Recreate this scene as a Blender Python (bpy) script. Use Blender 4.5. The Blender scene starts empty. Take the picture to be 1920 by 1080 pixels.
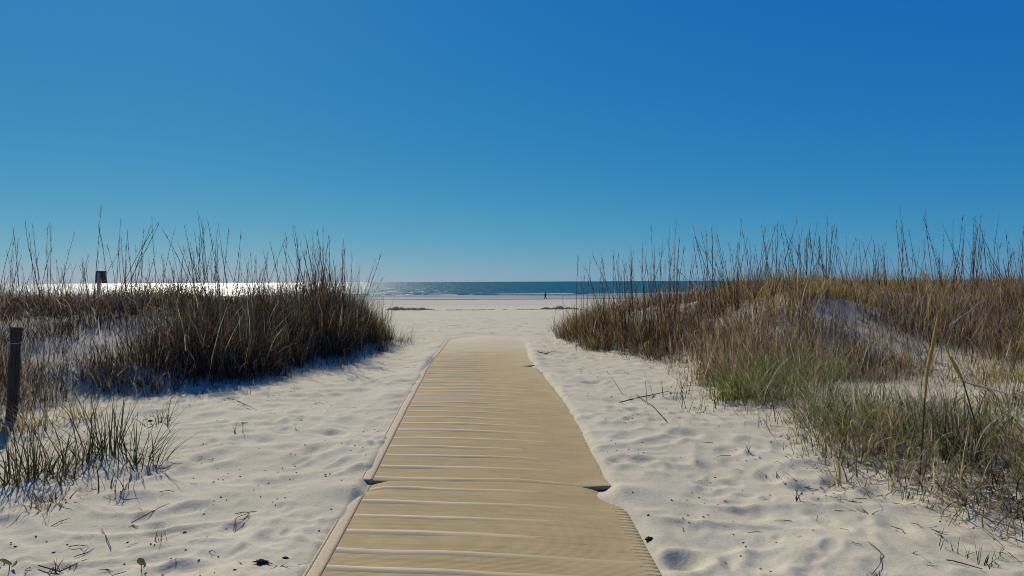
import bpy, math, random
import numpy as np
from mathutils import Vector, Matrix

# ------------------------------------------------------------------ camera, sky, sun, exposure
scene = bpy.context.scene
COL = scene.collection
F = 1251.0                      # focal length in photograph pixels (1920 wide)
ZC = 1.64                       # eye height
ROLL = 0.0045
SUN_AZ = math.radians(30.0)     # left of the view axis
SUN_EL = math.radians(40.0)

cam = bpy.data.cameras.new('camera')
cam_o = bpy.data.objects.new('camera', cam)
COL.objects.link(cam_o)
cam.sensor_width = 36.0
cam.lens = 36.0 * F / 1920.0
cam.shift_y = -12.0 / 1920.0
cam.clip_start = 0.05
cam.clip_end = 60000.0
cam_o.location = (0, 0, ZC)
cam_o.rotation_euler = (math.pi / 2, ROLL, 0)
scene.camera = cam_o

world = bpy.data.worlds.new('World')
scene.world = world
world.use_nodes = True
wn = world.node_tree
wn.nodes.clear()
w_out = wn.nodes.new('ShaderNodeOutputWorld')
w_bg = wn.nodes.new('ShaderNodeBackground')
w_sky = wn.nodes.new('ShaderNodeTexSky')
w_sky.sky_type = 'NISHITA'
w_sky.sun_disc = False
w_sky.sun_elevation = SUN_EL
w_sky.sun_rotation = -SUN_AZ
w_sky.altitude = 2000.0
w_sky.air_density = 1.0
w_sky.dust_density = 1.0
w_sky.ozone_density = 6.0
# the deep polarised blue of the photograph: one tone curve per channel, the same over the whole sky
w_sep = wn.nodes.new('ShaderNodeSeparateColor'); w_comb = wn.nodes.new('ShaderNodeCombineColor')
wn.links.new(w_sky.outputs[0], w_sep.inputs[0])
for k, (gam, gain) in enumerate(((1.62, 0.56), (0.73, 0.53), (0.20, 0.55))):
    m1 = wn.nodes.new('ShaderNodeMath'); m1.operation = 'MULTIPLY'; m1.inputs[1].default_value = 0.075
    m2 = wn.nodes.new('ShaderNodeMath'); m2.operation = 'POWER'; m2.inputs[1].default_value = gam
    m3 = wn.nodes.new('ShaderNodeMath'); m3.operation = 'MULTIPLY'; m3.inputs[1].default_value = gain * 10.0
    wn.links.new(w_sep.outputs[k], m1.inputs[0]); wn.links.new(m1.outputs[0], m2.inputs[0])
    wn.links.new(m2.outputs[0], m3.inputs[0]); wn.links.new(m3.outputs[0], w_comb.inputs[k])
wn.links.new(w_comb.outputs[0], w_bg.inputs['Color'])
w_bg.inputs['Strength'].default_value = 0.1
wn.links.new(w_bg.outputs[0], w_out.inputs['Surface'])

sun = bpy.data.lights.new('sun', 'SUN')
sun.energy = 4.5
sun.angle = math.radians(0.53)
sun.color = (1.0, 0.92, 0.76)
sun_o = bpy.data.objects.new('sun', sun)
COL.objects.link(sun_o)
sdir = Vector((-math.sin(SUN_AZ) * math.cos(SUN_EL), math.cos(SUN_AZ) * math.cos(SUN_EL), math.sin(SUN_EL)))
sun_o.rotation_euler = sdir.to_track_quat('Z', 'Y').to_euler()
sun_o.location = (-6, 14, 14)

scene.view_settings.view_transform = 'Standard'
scene.view_settings.look = 'None'
scene.view_settings.exposure = 0.0
scene.view_settings.gamma = 1.0
scene.view_settings.use_curve_mapping = False
scene.cycles.filter_width = 1.0
scene.cycles.max_bounces = 6
scene.cycles.diffuse_bounces = 3
scene.cycles.transparent_max_bounces = 4

# ------------------------------------------------------------------ numeric helpers
rng = np.random.default_rng(7)
random.seed(7)


def sstep(a, b, x):
    t = np.clip((np.asarray(x, float) - a) / (b - a), 0, 1)
    return t * t * (3 - 2 * t)


def hash2(ix, iy, seed):
    h = (ix.astype(np.int64) * 374761393 + iy.astype(np.int64) * 668265263 + seed * 974711) & 0xFFFFFFFF
    h = ((h ^ (h >> 13)) * 1274126177) & 0xFFFFFFFF
    h = ((h ^ (h >> 16)) * 2246822519) & 0xFFFFFFFF
    return ((h ^ (h >> 15)) & 0xFFFFFF) / float(0x1000000)


def vnoise(x, y, seed=0):
    x = np.asarray(x, float); y = np.asarray(y, float)
    ix = np.floor(x); iy = np.floor(y)
    fx = x - ix; fy = y - iy
    fx = fx * fx * fx * (fx * (fx * 6 - 15) + 10)
    fy = fy * fy * fy * (fy * (fy * 6 - 15) + 10)
    a = hash2(ix, iy, seed); b = hash2(ix + 1, iy, seed)
    c = hash2(ix, iy + 1, seed); d = hash2(ix + 1, iy + 1, seed)
    return ((a * (1 - fx) + b * fx) * (1 - fy) + (c * (1 - fx) + d * fx) * fy) * 2 - 1


def fbm(x, y, seed=0, octaves=3):
    s = 0; a = 1.0; t = 0
    for k in range(octaves):
        s = s + a * vnoise(x * 2 ** k, y * 2 ** k, seed + k * 17); t += a; a *= 0.5
    return s / t


# ------------------------------------------------------------------ the lie of the land
_ty = np.array([-400, 0, 3.7, 5.14, 7.24, 9, 11.5, 14, 16, 18.6, 25, 40, 60, 100, 164, 250, 330, 3000])
_td = np.array([1.64, 1.64, 1.64, 1.585, 1.46, 1.45, 1.47, 1.48, 1.46, 1.47, 1.77, 2.2, 2.45, 3.3, 4.38, 4.93, 6.0, 9.0])
_gy = np.arange(-20, 340, 0.1)
_gd = np.interp(_gy, _ty, _td)
_k = np.hanning(23); _k /= _k.sum()
_gs = np.convolve(np.pad(_gd, 11, mode='edge'), _k, mode='valid')


def z0(y):
    y = np.asarray(y, float)
    return ZC - np.where(y > 330, np.interp(y, _ty, _td), np.interp(y, _gy, _gs))


_cy = [0, 3.7, 5.14, 7.24, 9.5, 11.5, 14, 17, 20]
_cx = [-0.05, -0.155, -0.20, -0.268, -0.40, -0.53, -0.60, -0.66, -0.70]
_cg = np.arange(-10, 40, 0.1)
_ck = np.hanning(21); _ck /= _ck.sum()
_cs = np.convolve(np.pad(np.interp(_cg, _cy, _cx), 10, mode='edge'), _ck, mode='valid')


def xc(y):
    return np.interp(y, _cg, _cs)


_ely = [0, 5.0, 7.0, 7.8, 8.5, 9.0, 10.5, 12.5, 14.5, 15.8, 17.0, 18.5, 20, 26]
_elx = [-9, -8.0, -6.6, -5.7, -5.0, -4.1, -3.5, -3.15, -2.85, -2.75, -3.2, -5, -8, -16]
_ery = [0, 4.2, 4.95, 5.8, 6.9, 8.5, 10.2, 11.85, 13.4, 14.7, 16.0, 17.2, 18.5, 20, 26]
_erx = [3.5, 3.2, 2.95, 2.78, 2.85, 2.62, 2.75, 2.7, 2.1, 1.55, 1.0, 0.95, 2.4, 5.5, 16]


def s_left(x, y):
    return np.interp(y, _ely, _elx) - x


def s_right(x, y):
    return x - np.interp(y, _ery, _erx)


def macro(x, y):
    x = np.asarray(x, float); y = np.asarray(y, float)
    z = z0(y)
    sl = s_left(x, y); sr = s_right(x, y)
    z = z + 0.92 * sstep(-0.2, 2.3, sl) * sstep(7.2, 12.2, y) * (1 - sstep(15.0, 21, y))
    z = z + 0.10 * sstep(-0.4, 1.2, sl) * sstep(5.0, 8.0, y) * (1 - sstep(15.0, 21, y))
    amp = 0.70 + 0.27 * sstep(2.8, 5.6, x)
    z = z + amp * sstep(0.0, 2.4, sr) * sstep(8.3, 12.4, y) * (1 - sstep(15.0, 21, y))
    z = z + 0.22 * sstep(-0.1, 0.9, sr) * sstep(2.0, 4.2, y) * (1 - sstep(16, 19, y))
    z = z + 0.25 * sstep(4.2, 8.0, x) * sstep(1.0, 5.0, y) * (1 - sstep(8, 12, y))
    z = z + 0.10 * np.exp(-((x - 5.0) / 0.9) ** 2 - ((y - 11.2) / 0.9) ** 2)
    hum = fbm(x / 1.7, y / 1.7, 5, 2)
    z = z + 0.13 * hum * np.maximum(sstep(0, 1.5, sl), sstep(0, 1.5, sr)) * sstep(5, 9, y) * (1 - sstep(17, 21, y))
    return z


MAT_HALF = 0.99


def under_mat(x, y):
    u = np.abs(x - xc(y))
    sh = 0.075 * (x > xc(y)) * (1 - sstep(4.5, 4.9, y)) + 0.03 * (x < xc(y)) * (1 - sstep(4.3, 4.6, y))
    return (1 - sstep(MAT_HALF - 0.10 + sh, MAT_HALF + 0.015 + sh, u)) * (1 - sstep(17.0, 18.6, y + 1.5 * u ** 2))


def pits(x, y, cell, seed, depth, rad, prob):
    ix = np.floor(x / cell); iy = np.floor(y / cell)
    out = np.zeros_like(x)
    for dx in (-1, 0, 1):
        for dy in (-1, 0, 1):
            jx = ix + dx; jy = iy + dy
            px = (jx + hash2(jx, jy, seed)) * cell
            py = (jy + hash2(jx, jy, seed + 1)) * cell
            on = hash2(jx, jy, seed + 2) < prob
            a = hash2(jx, jy, seed + 3) * 3.1416
            sc = 0.7 + 0.6 * hash2(jx, jy, seed + 4)
            ca = np.cos(a); sa = np.sin(a)
            lx = ((x - px) * ca + (y - py) * sa) / (rad * sc * 1.45)
            ly = (-(x - px) * sa + (y - py) * ca) / (rad * sc)
            d2 = lx * lx + ly * ly
            out += np.where(on, sc * (-np.exp(-d2 ** 1.6 * 1.2) + 0.40 * np.exp(-((np.sqrt(d2) - 1.35) / 0.34) ** 2)), 0)
    return out * depth


def detail(x, y):
    sl = s_left(x, y); sr = s_right(x, y)
    veg = np.maximum(sstep(0, 1.5, sl), sstep(0, 1.5, sr)) * (1 - sstep(18, 22, y))
    trod = (1 - 0.75 * veg) * (1 - 0.6 * sstep(30, 80, y))
    wx = x + 0.25 * vnoise(x / 0.9, y / 0.9, 31); wy = y + 0.25 * vnoise(x / 0.9, y / 0.9, 32)
    side = 0.65 + 0.35 * sstep(0.5, 2.2, np.abs(x - xc(y)))
    z = trod * side * (0.9 * pits(wx, wy, 0.46, 40, 0.021, 0.105, 0.72) + pits(wx, wy, 0.33, 60, 0.009, 0.065, 0.6))
    z = z + trod * side * pits(wx, wy, 0.23, 140, 0.0125, 0.046, 0.6) * sstep(-0.4, 0.3, fbm(x / 0.8, y / 0.8, 141, 2))
    z = z + sstep(17, 20, y) * (1 - sstep(40, 60, y)) * pits(wx, wy, 0.95, 150, 0.05, 0.2, 0.7)
    # wind-combed ridges, their crests lying across the path
    rid = 1 - np.abs(vnoise(wx / 0.62 + 0.35 * wy, wy / 0.30, 71))
    z = z + 0.022 * trod * (rid ** 3 - 0.3)
    z = z + 0.024 * fbm(x / 1.3, y / 1.0, 81, 2) + 0.007 * fbm(x / 0.14, y / 0.10, 91, 2)
    # bigger heel holes beside the near mat
    for hx, hy, hr, hd in ((0.98, 3.86, 0.09, 0.06), (-1.7, 3.9, 0.12, 0.02), (1.6, 4.6, 0.12, 0.02), (-1.75, 5.2, 0.14, 0.025)):
        d2 = ((x - hx) ** 2 * 0.7 + (y - hy) ** 2) / hr ** 2
        z = z - hd * np.exp(-d2) + 0.3 * hd * np.exp(-((np.sqrt(d2) - 1.7) / 0.5) ** 2)
    return z


def drift(x, y):
    """sand blown over the mat corners and its far end"""
    z = 0
    for hx, hy, rx, ry, a in ((-1.17, 4.96, 0.26, 0.14, 0.042), (-1.40, 5.05, 0.25, 0.22, 0.02), (0.80, 4.97, 0.18, 0.11, 0.036),
                              (1.05, 4.9, 0.3, 0.3, 0.012), (0.42, 11.6, 0.16, 0.25, 0.05), (-1.58, 12.4, 0.22, 1.0, 0.05),
                              (0.42, 13.2, 0.16, 1.1, 0.05)):
        z = z + a * np.exp(-((x - hx) / rx) ** 2 - ((y - hy) / ry) ** 2)
    return z


def height(x, y):
    x = np.atleast_1d(np.asarray(x, float)); y = np.atleast_1d(np.asarray(y, float))
    m = under_mat(x, y)
    calm = 1 - np.exp(-((x - 0.95) / 0.4) ** 2 - ((y - 4.95) / 0.35) ** 2) - np.exp(-((x + 1.3) / 0.4) ** 2 - ((y - 4.95) / 0.35) ** 2)
    z = macro(x, y) + detail(x, y) * (1 - m) * calm - 0.032 * m + (0.026 - 0.016 * (x > xc(y)) * (1 - sstep(4.6, 5.0, y))) * (1 - m) * (1 - sstep(1.15, 1.7, np.abs(x - xc(y)))) * (1 - sstep(16.5, 18.5, y))
    return z + drift(x, y) * (y > 1.0)


def hgt(x, y):
    return float(height(x, y)[0])


def y_h(px):
    return 528.0 - ROLL * (px - 960.0)


def at(px, py):
    """where the sight line through a photograph pixel first meets the land"""
    Y = np.geomspace(2.0, 260, 2600)
    X = (px - 960.0) / F * Y
    ray = ZC - (py - y_h(px)) / F * Y
    g = macro(X, Y)
    k = int(np.argmax(ray <= g)) if np.any(ray <= g) else len(Y) - 1
    return float(X[k]), float(Y[k])


# ------------------------------------------------------------------ mesh and material helpers
def mesh_from(name, verts, faces, tint=None, uv=None, smooth=True):
    """verts (N,3) ndarray, faces (M,4) or (M,3) ndarray"""
    verts = np.asarray(verts, np.float32); faces = np.asarray(faces, np.int32)
    me = bpy.data.meshes.new(name)
    n = faces.shape[1]
    me.vertices.add(len(verts)); me.vertices.foreach_set('co', verts.ravel())
    me.loops.add(faces.size); me.loops.foreach_set('vertex_index', faces.ravel())
    me.polygons.add(len(faces))
    me.polygons.foreach_set('loop_start', np.arange(0, faces.size, n, dtype=np.int32))
    me.polygons.foreach_set('loop_total', np.full(len(faces), n, np.int32))
    if smooth:
        me.polygons.foreach_set('use_smooth', np.ones(len(faces), bool))
    me.update(calc_edges=True)
    if tint is not None:
        a = me.attributes.new('tint', 'FLOAT_COLOR', 'POINT')
        c = np.ones((len(verts), 4), np.float32); c[:, :3] = tint
        a.data.foreach_set('color', c.ravel())
    if uv is not None:
        l = me.uv_layers.new(name='UVMap')
        l.data.foreach_set('uv', np.asarray(uv, np.float32)[faces.ravel()].ravel())
    return me


def obj(name, me, mat=None, parent=None, loc=None):
    o = bpy.data.objects.new(name, me)
    COL.objects.link(o)
    if mat is not None and me is not None and len(me.materials) == 0:
        me.materials.append(mat)
    if parent is not None:
        o.parent = parent
    if loc is not None:
        o.location = loc
    return o


def tag(o, label=None, cat=None, group=None, kind=None):
    if label: o['label'] = label
    if cat: o['category'] = cat
    if group: o['group'] = group
    if kind: o['kind'] = kind
    return o


def empty(name, loc, label, cat, group=None, rz=0.0):
    o = bpy.data.objects.new(name, None)
    COL.objects.link(o)
    o.location = loc; o.rotation_euler = (0, 0, rz)
    o.empty_display_size = 0.1
    return tag(o, label, cat, group)


def material(name):
    m = bpy.data.materials.new(name)
    m.use_nodes = True
    nt = m.node_tree
    b = nt.nodes['Principled BSDF']
    return m, nt, b


def nd(nt, kind, **kw):
    n = nt.nodes.new(kind)
    for k, v in kw.items():
        if k.startswith('i_'):
            n.inputs[k[2:].replace('_', ' ')].default_value = v
        else:
            setattr(n, k, v)
    return n


def ramp(nt, fac, stops, interp='LINEAR'):
    r = nt.nodes.new('ShaderNodeValToRGB')
    r.color_ramp.interpolation = interp
    els = r.color_ramp.elements
    els[0].position, els[0].color = stops[0][0], (*stops[0][1], 1)
    els[1].position, els[1].color = stops[-1][0], (*stops[-1][1], 1)
    for p, c in stops[1:-1]:
        e = els.new(p); e.color = (*c, 1)
    nt.links.new(fac, r.inputs[0])
    return r.outputs[0]


def mixc(nt, fac, a, b):
    m = nt.nodes.new('ShaderNodeMix'); m.data_type = 'RGBA'
    for s, v in ((m.inputs[0], fac), (m.inputs[6], a), (m.inputs[7], b)):
        if isinstance(v, (int, float)): s.default_value = v
        elif isinstance(v, tuple): s.default_value = (*v, 1)
        else: nt.links.new(v, s)
    return m.outputs[2]


def math_n(nt, op, a, b=None, clamp=False):
    m = nt.nodes.new('ShaderNodeMath'); m.operation = op; m.use_clamp = clamp
    for s, v in zip(m.inputs, (a, b)):
        if v is None: continue
        if isinstance(v, (int, float)): s.default_value = v
        else: nt.links.new(v, s)
    return m.outputs[0]


SAND = (0.50, 0.455, 0.335)


def mat_sand():
    m, nt, b = material('sand')
    geo = nd(nt, 'ShaderNodeNewGeometry')
    sep = nd(nt, 'ShaderNodeSeparateXYZ'); nt.links.new(geo.outputs['Position'], sep.inputs[0])
    n1 = nd(nt, 'ShaderNodeTexNoise', i_Scale=0.9, i_Detail=5.0, i_Roughness=0.6)
    n2 = nd(nt, 'ShaderNodeTexNoise', i_Scale=38.0, i_Detail=3.0, i_Roughness=0.7)
    n3 = nd(nt, 'ShaderNodeTexNoise', i_Scale=420.0, i_Detail=2.0)
    for n in (n1, n2, n3): nt.links.new(geo.outputs['Position'], n.inputs['Vector'])
    c = ramp(nt, n1.outputs[0], [(0.3, (0.45, 0.41, 0.30)), (0.55, SAND), (0.75, (0.53, 0.493, 0.385))])
    c2 = ramp(nt, n2.outputs[0], [(0.25, (0.80, 0.78, 0.74)), (0.5, (1, 1, 1)), (0.8, (1.08, 1.08, 1.08))])
    mul = nt.nodes.new('ShaderNodeMix'); mul.data_type = 'RGBA'; mul.blend_type = 'MULTIPLY'; mul.inputs[0].default_value = 0.8
    nt.links.new(c, mul.inputs[6]); nt.links.new(c2, mul.inputs[7])
    c3 = ramp(nt, n3.outputs[0], [(0.33, (0.62, 0.58, 0.52)), (0.45, (1, 1, 1)), (0.9, (1.05, 1.05, 1.05))])
    mul2 = nt.nodes.new('ShaderNodeMix'); mul2.data_type = 'RGBA'; mul2.blend_type = 'MULTIPLY'; mul2.inputs[0].default_value = 0.55
    nt.links.new(mul.outputs[2], mul2.inputs[6]); nt.links.new(c3, mul2.inputs[7])
    # the lower beach: firm damp tan sand, then the wet strip by the water
    mp = nd(nt, 'ShaderNodeMapping'); mp.inputs['Scale'].default_value = (0.02, 0.09, 0.05)
    nt.links.new(geo.outputs['Position'], mp.inputs['Vector'])
    nb = nd(nt, 'ShaderNodeTexNoise', i_Scale=1.0, i_Detail=4.0, i_Roughness=0.6); nt.links.new(mp.outputs[0], nb.inputs['Vector'])
    yy = math_n(nt, 'ADD', sep.outputs['Y'], math_n(nt, 'MULTIPLY', math_n(nt, 'SUBTRACT', nb.outputs[0], 0.5), 40.0))
    firm = math_n(nt, 'MULTIPLY', math_n(nt, 'SUBTRACT', yy, 62.0), 1 / 25.0, True)
    wet = math_n(nt, 'MULTIPLY', math_n(nt, 'SUBTRACT', yy, 158.0), 1 / 26.0, True)
    firmc = mixc(nt, nb.outputs[0], (0.34, 0.315, 0.25), (0.47, 0.44, 0.37))
    ca = mixc(nt, firm, mul2.outputs[2], firmc)
    cb = mixc(nt, wet, ca, (0.27, 0.25, 0.225))
    nt.links.new(cb, b.inputs['Base Color'])
    rr = nt.nodes.new('ShaderNodeMapRange')
    nt.links.new(wet, rr.inputs[0]); rr.inputs[3].default_value = 0.95; rr.inputs[4].default_value = 0.45
    nt.links.new(rr.outputs[0], b.inputs['Roughness'])
    b.inputs['Specular IOR Level'].default_value = 0.15
    bp = nd(nt, 'ShaderNodeBump', i_Strength=0.35, i_Distance=0.012)
    nt.links.new(n2.outputs[0], bp.inputs['Height'])
    bp2 = nd(nt, 'ShaderNodeBump', i_Strength=0.3, i_Distance=0.002)
    nt.links.new(n3.outputs[0], bp2.inputs['Height']); nt.links.new(bp.outputs[0], bp2.inputs['Normal'])
    nt.links.new(bp2.outputs[0], b.inputs['Normal'])
    return m


def mat_sea():
    m, nt, b = material('sea_water')
    geo = nd(nt, 'ShaderNodeNewGeometry')
    mp = nd(nt, 'ShaderNodeMapping'); mp.inputs['Scale'].default_value = (0.30, 0.55, 0.1)
    nt.links.new(geo.outputs['Position'], mp.inputs['Vector'])
    n1 = nd(nt, 'ShaderNodeTexNoise', i_Scale=1.0, i_Detail=6.0, i_Roughness=0.62); nt.links.new(mp.outputs[0], n1.inputs['Vector'])
    mp2 = nd(nt, 'ShaderNodeMapping'); mp2.inputs['Scale'].default_value = (0.0011, 0.012, 0.01)
    nt.links.new(geo.outputs['Position'], mp2.inputs['Vector'])
    n2 = nd(nt, 'ShaderNodeTexNoise', i_Scale=1.0, i_Detail=5.0, i_Roughness=0.6); nt.links.new(mp2.outputs[0], n2.inputs['Vector'])
    c = ramp(nt, n2.outputs[0], [(0.35, (0.004, 0.070, 0.090)), (0.5, (0.006, 0.098, 0.100)), (0.68, (0.010, 0.130, 0.105))])
    nt.links.new(c, b.inputs['Base Color'])
    b.inputs['Roughness'].default_value = 0.28
    b.inputs['IOR'].default_value = 1.33
    sub = nd(nt, 'ShaderNodeVectorMath', operation='SUBTRACT'); sub.inputs[1].default_value = (0.5, 0.5, 0.5)
    nt.links.new(n1.outputs['Color'], sub.inputs[0])
    mul = nd(nt, 'ShaderNodeVectorMath', operation='MULTIPLY'); mul.inputs[1].default_value = (2.1, 2.3, 0.0)
    nt.links.new(sub.outputs[0], mul.inputs[0])
    add = nd(nt, 'ShaderNodeVectorMath', operation='ADD'); add.inputs[1].default_value = (0, -0.24, 1)
    nt.links.new(mul.outputs[0], add.inputs[0])
    nrm = nd(nt, 'ShaderNodeVectorMath', operation='NORMALIZE'); nt.links.new(add.outputs[0], nrm.inputs[0])
    nt.links.new(nrm.outputs[0], b.inputs['Normal'])
    return m


def mat_plain(name, col, rough=0.8, noise_scale=30.0, vary=0.35, bump=0.2, stretch=(1, 1, 1), spec=0.2):
    m, nt, b = material(name)
    tc = nd(nt, 'ShaderNodeTexCoord')
    mp = nd(nt, 'ShaderNodeMapping'); mp.inputs['Scale'].default_value = stretch
    nt.links.new(tc.outputs['Object'], mp.inputs['Vector'])
    n = nd(nt, 'ShaderNodeTexNoise', i_Scale=noise_scale, i_Detail=5.0, i_Roughness=0.65)
    nt.links.new(mp.outputs[0], n.inputs['Vector'])
    lo = tuple(v * (1 - vary) for v in col); hi = tuple(v * (1 + vary) for v in col)
    nt.links.new(ramp(nt, n.outputs[0], [(0.3, lo), (0.5, col), (0.72, hi)]), b.inputs['Base Color'])
    b.inputs['Roughness'].default_value = rough
    b.inputs['Specular IOR Level'].default_value = spec
    bp = nd(nt, 'ShaderNodeBump', i_Strength=bump, i_Distance=0.01)
    nt.links.new(n.outputs[0], bp.inputs['Height']); nt.links.new(bp.outputs[0], b.inputs['Normal'])
    return m


def mat_grass():
    m, nt, b = material('grass_blade')
    at_ = nd(nt, 'ShaderNodeAttribute', attribute_name='tint')
    geo = nd(nt, 'ShaderNodeNewGeometry')
    n = nd(nt, 'ShaderNodeTexNoise', i_Scale=14.0, i_Detail=2.0); nt.links.new(geo.outputs['Position'], n.inputs['Vector'])
    v = ramp(nt, n.outputs[0], [(0.3, (0.7, 0.7, 0.7)), (0.7, (1.25, 1.25, 1.25))])
    mul = nt.nodes.new('ShaderNodeMix'); mul.data_type = 'RGBA'; mul.blend_type = 'MULTIPLY'; mul.inputs[0].default_value = 1.0
    nt.links.new(at_.outputs['Color'], mul.inputs[6]); nt.links.new(v, mul.inputs[7])
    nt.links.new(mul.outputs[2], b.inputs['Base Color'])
    b.inputs['Roughness'].default_value = 0.7
    b.inputs['Specular IOR Level'].default_value = 0.06
    tr = nd(nt, 'ShaderNodeBsdfTranslucent'); nt.links.new(mul.outputs[2], tr.inputs['Color'])
    mx = nd(nt, 'ShaderNodeMixShader'); mx.inputs[0].default_value = 0.42
    nt.links.new(b.outputs[0], mx.inputs[1]); nt.links.new(tr.outputs[0], mx.inputs[2])
    nt.links.new(mx.outputs[0], nt.nodes['Material Output'].inputs['Surface'])
    return m


def mat_webbing():
    """tan woven beach matting; u (x of the UV) runs across, v along, both in metres"""
    m, nt, b = material('mat_webbing')
    tc = nd(nt, 'ShaderNodeTexCoord')
    sep = nd(nt, 'ShaderNodeSeparateXYZ'); nt.links.new(tc.outputs['UV'], sep.inputs[0])
    mp = nd(nt, 'ShaderNodeMapping'); mp.inputs['Scale'].default_value = (1.3, 30.0, 1)
    nt.links.new(tc.outputs['UV'], mp.inputs['Vector'])
    streak = nd(nt, 'ShaderNodeTexNoise', i_Scale=1.0, i_Detail=4.0, i_Roughness=0.7); nt.links.new(mp.outputs[0], streak.inputs['Vector'])
    mp2 = nd(nt, 'ShaderNodeMapping'); mp2.inputs['Scale'].default_value = (2.2, 5.0, 1)
    nt.links.new(tc.outputs['UV'], mp2.inputs['Vector'])
    blot = nd(nt, 'ShaderNodeTexNoise', i_Scale=1.0, i_Detail=5.0, i_Roughness=0.65); nt.links.new(mp2.outputs[0], blot.inputs['Vector'])
    base = ramp(nt, streak.outputs[0], [(0.3, (0.265, 0.187, 0.082)), (0.5, (0.325, 0.238, 0.110)), (0.72, (0.385, 0.292, 0.145))])
    base2 = mixc(nt, math_n(nt, 'MULTIPLY', math_n(nt, 'SUBTRACT', blot.outputs[0], 0.42), 2.2, True), base, (0.355, 0.255, 0.118))
    # wind-blown sand caught in the weave, thicker to the right and at the far end
    du = math_n(nt, 'MULTIPLY', math_n(nt, 'SUBTRACT', sep.outputs['X'], 0.05), 0.55, True)
    dv = math_n(nt, 'MULTIPLY', math_n(nt, 'SUBTRACT', sep.outputs['Y'], 9.0), 1 / 8.0, True)
    d = math_n(nt, 'ADD', math_n(nt, 'ADD', du, dv), math_n(nt, 'MULTIPLY', math_n(nt, 'SUBTRACT', blot.outputs[0], 0.5), 1.8), True)
    col = mixc(nt, math_n(nt, 'MULTIPLY', d, 0.85), base2, (0.43, 0.335, 0.178))
    mp3 = nd(nt, 'ShaderNodeMapping'); mp3.inputs['Scale'].default_value = (5.5, 11.0, 1)
    nt.links.new(tc.outputs['UV'], mp3.inputs['Vector'])
    scuff = nd(nt, 'ShaderNodeTexNoise', i_Scale=1.0, i_Detail=6.0, i_Roughness=0.7); nt.links.new(mp3.outputs[0], scuff.inputs['Vector'])
    col = mixc(nt, math_n(nt, 'MULTIPLY', math_n(nt, 'SUBTRACT', scuff.outputs[0], 0.58), 4.0, True), col, (0.42, 0.36, 0.26))
    col = mixc(nt, math_n(nt, 'MULTIPLY', math_n(nt, 'SUBTRACT', 0.40, scuff.outputs[0]), 3.0, True), col, (0.17, 0.115, 0.055))
    de = math_n(nt, 'ADD', math_n(nt, 'MULTIPLY', math_n(nt, 'SUBTRACT', sep.outputs['Y'], 13.0), 1 / 5.0), math_n(nt, 'MULTIPLY', math_n(nt, 'SUBTRACT', blot.outputs[0], 0.5), 0.8), True)
    col = mixc(nt, de, col, SAND)
    nt.links.new(col, b.inputs['Base Color'])
    b.inputs['Roughness'].default_value = 0.75
    b.inputs['Specular IOR Level'].default_value = 0.15
    w = nd(nt, 'ShaderNodeTexWave', wave_type='BANDS', bands_direction='Y', i_Scale=21.0, i_Distortion=1.2, i_Detail=2.0)
    nt.links.new(tc.outputs['UV'], w.inputs['Vector'])
    hgt_ = math_n(nt, 'MULTIPLY', w.outputs['Fac'], math_n(nt, 'SUBTRACT', 1.0, math_n(nt, 'MULTIPLY', d, 0.8)))
    bp = nd(nt, 'ShaderNodeBump', i_Strength=0.4, i_Distance=0.003)
    nt.links.new(hgt_, bp.inputs['Height'])
    bp2 = nd(nt, 'ShaderNodeBump', i_Strength=0.25, i_Distance=0.006)
    nt.links.new(blot.outputs[0], bp2.inputs['Height']); nt.links.new(bp.outputs[0], bp2.inputs['Normal'])
    nt.links.new(bp2.outputs[0], b.inputs['Normal'])
    return m


def mat_rib():
    m, nt, b = material('mat_rib')
    tc = nd(nt, 'ShaderNodeTexCoord')
    sep = nd(nt, 'ShaderNodeSeparateXYZ'); nt.links.new(tc.outputs['UV'], sep.inputs[0])
    mp2 = nd(nt, 'ShaderNodeMapping'); mp2.inputs['Scale'].default_value = (3.0, 40.0, 1)
    nt.links.new(tc.outputs['UV'], mp2.inputs['Vector'])
    n = nd(nt, 'ShaderNodeTexNoise', i_Scale=1.0, i_Detail=5.0, i_Roughness=0.7); nt.links.new(mp2.outputs[0], n.inputs['Vector'])
    c = ramp(nt, n.outputs[0], [(0.3, (0.40, 0.32, 0.18)), (0.5, (0.49, 0.405, 0.25)), (0.75, (0.55, 0.475, 0.32))])
    du = math_n(nt, 'MULTIPLY', math_n(nt, 'SUBTRACT', sep.outputs['X'], -0.35), 1.5, True)
    nt.links.new(mixc(nt, math_n(nt, 'MULTIPLY', du, 0.8), c, (0.40, 0.305, 0.15)), b.inputs['Base Color'])
    b.inputs['Roughness'].default_value = 0.75
    b.inputs['Specular IOR Level'].default_value = 0.12
    bp = nd(nt, 'ShaderNodeBump', i_Strength=0.3, i_Distance=0.004)
    nt.links.new(n.outputs[0], bp.inputs['Height']); nt.links.new(bp.outputs[0], b.inputs['Normal'])
    return m


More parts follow.
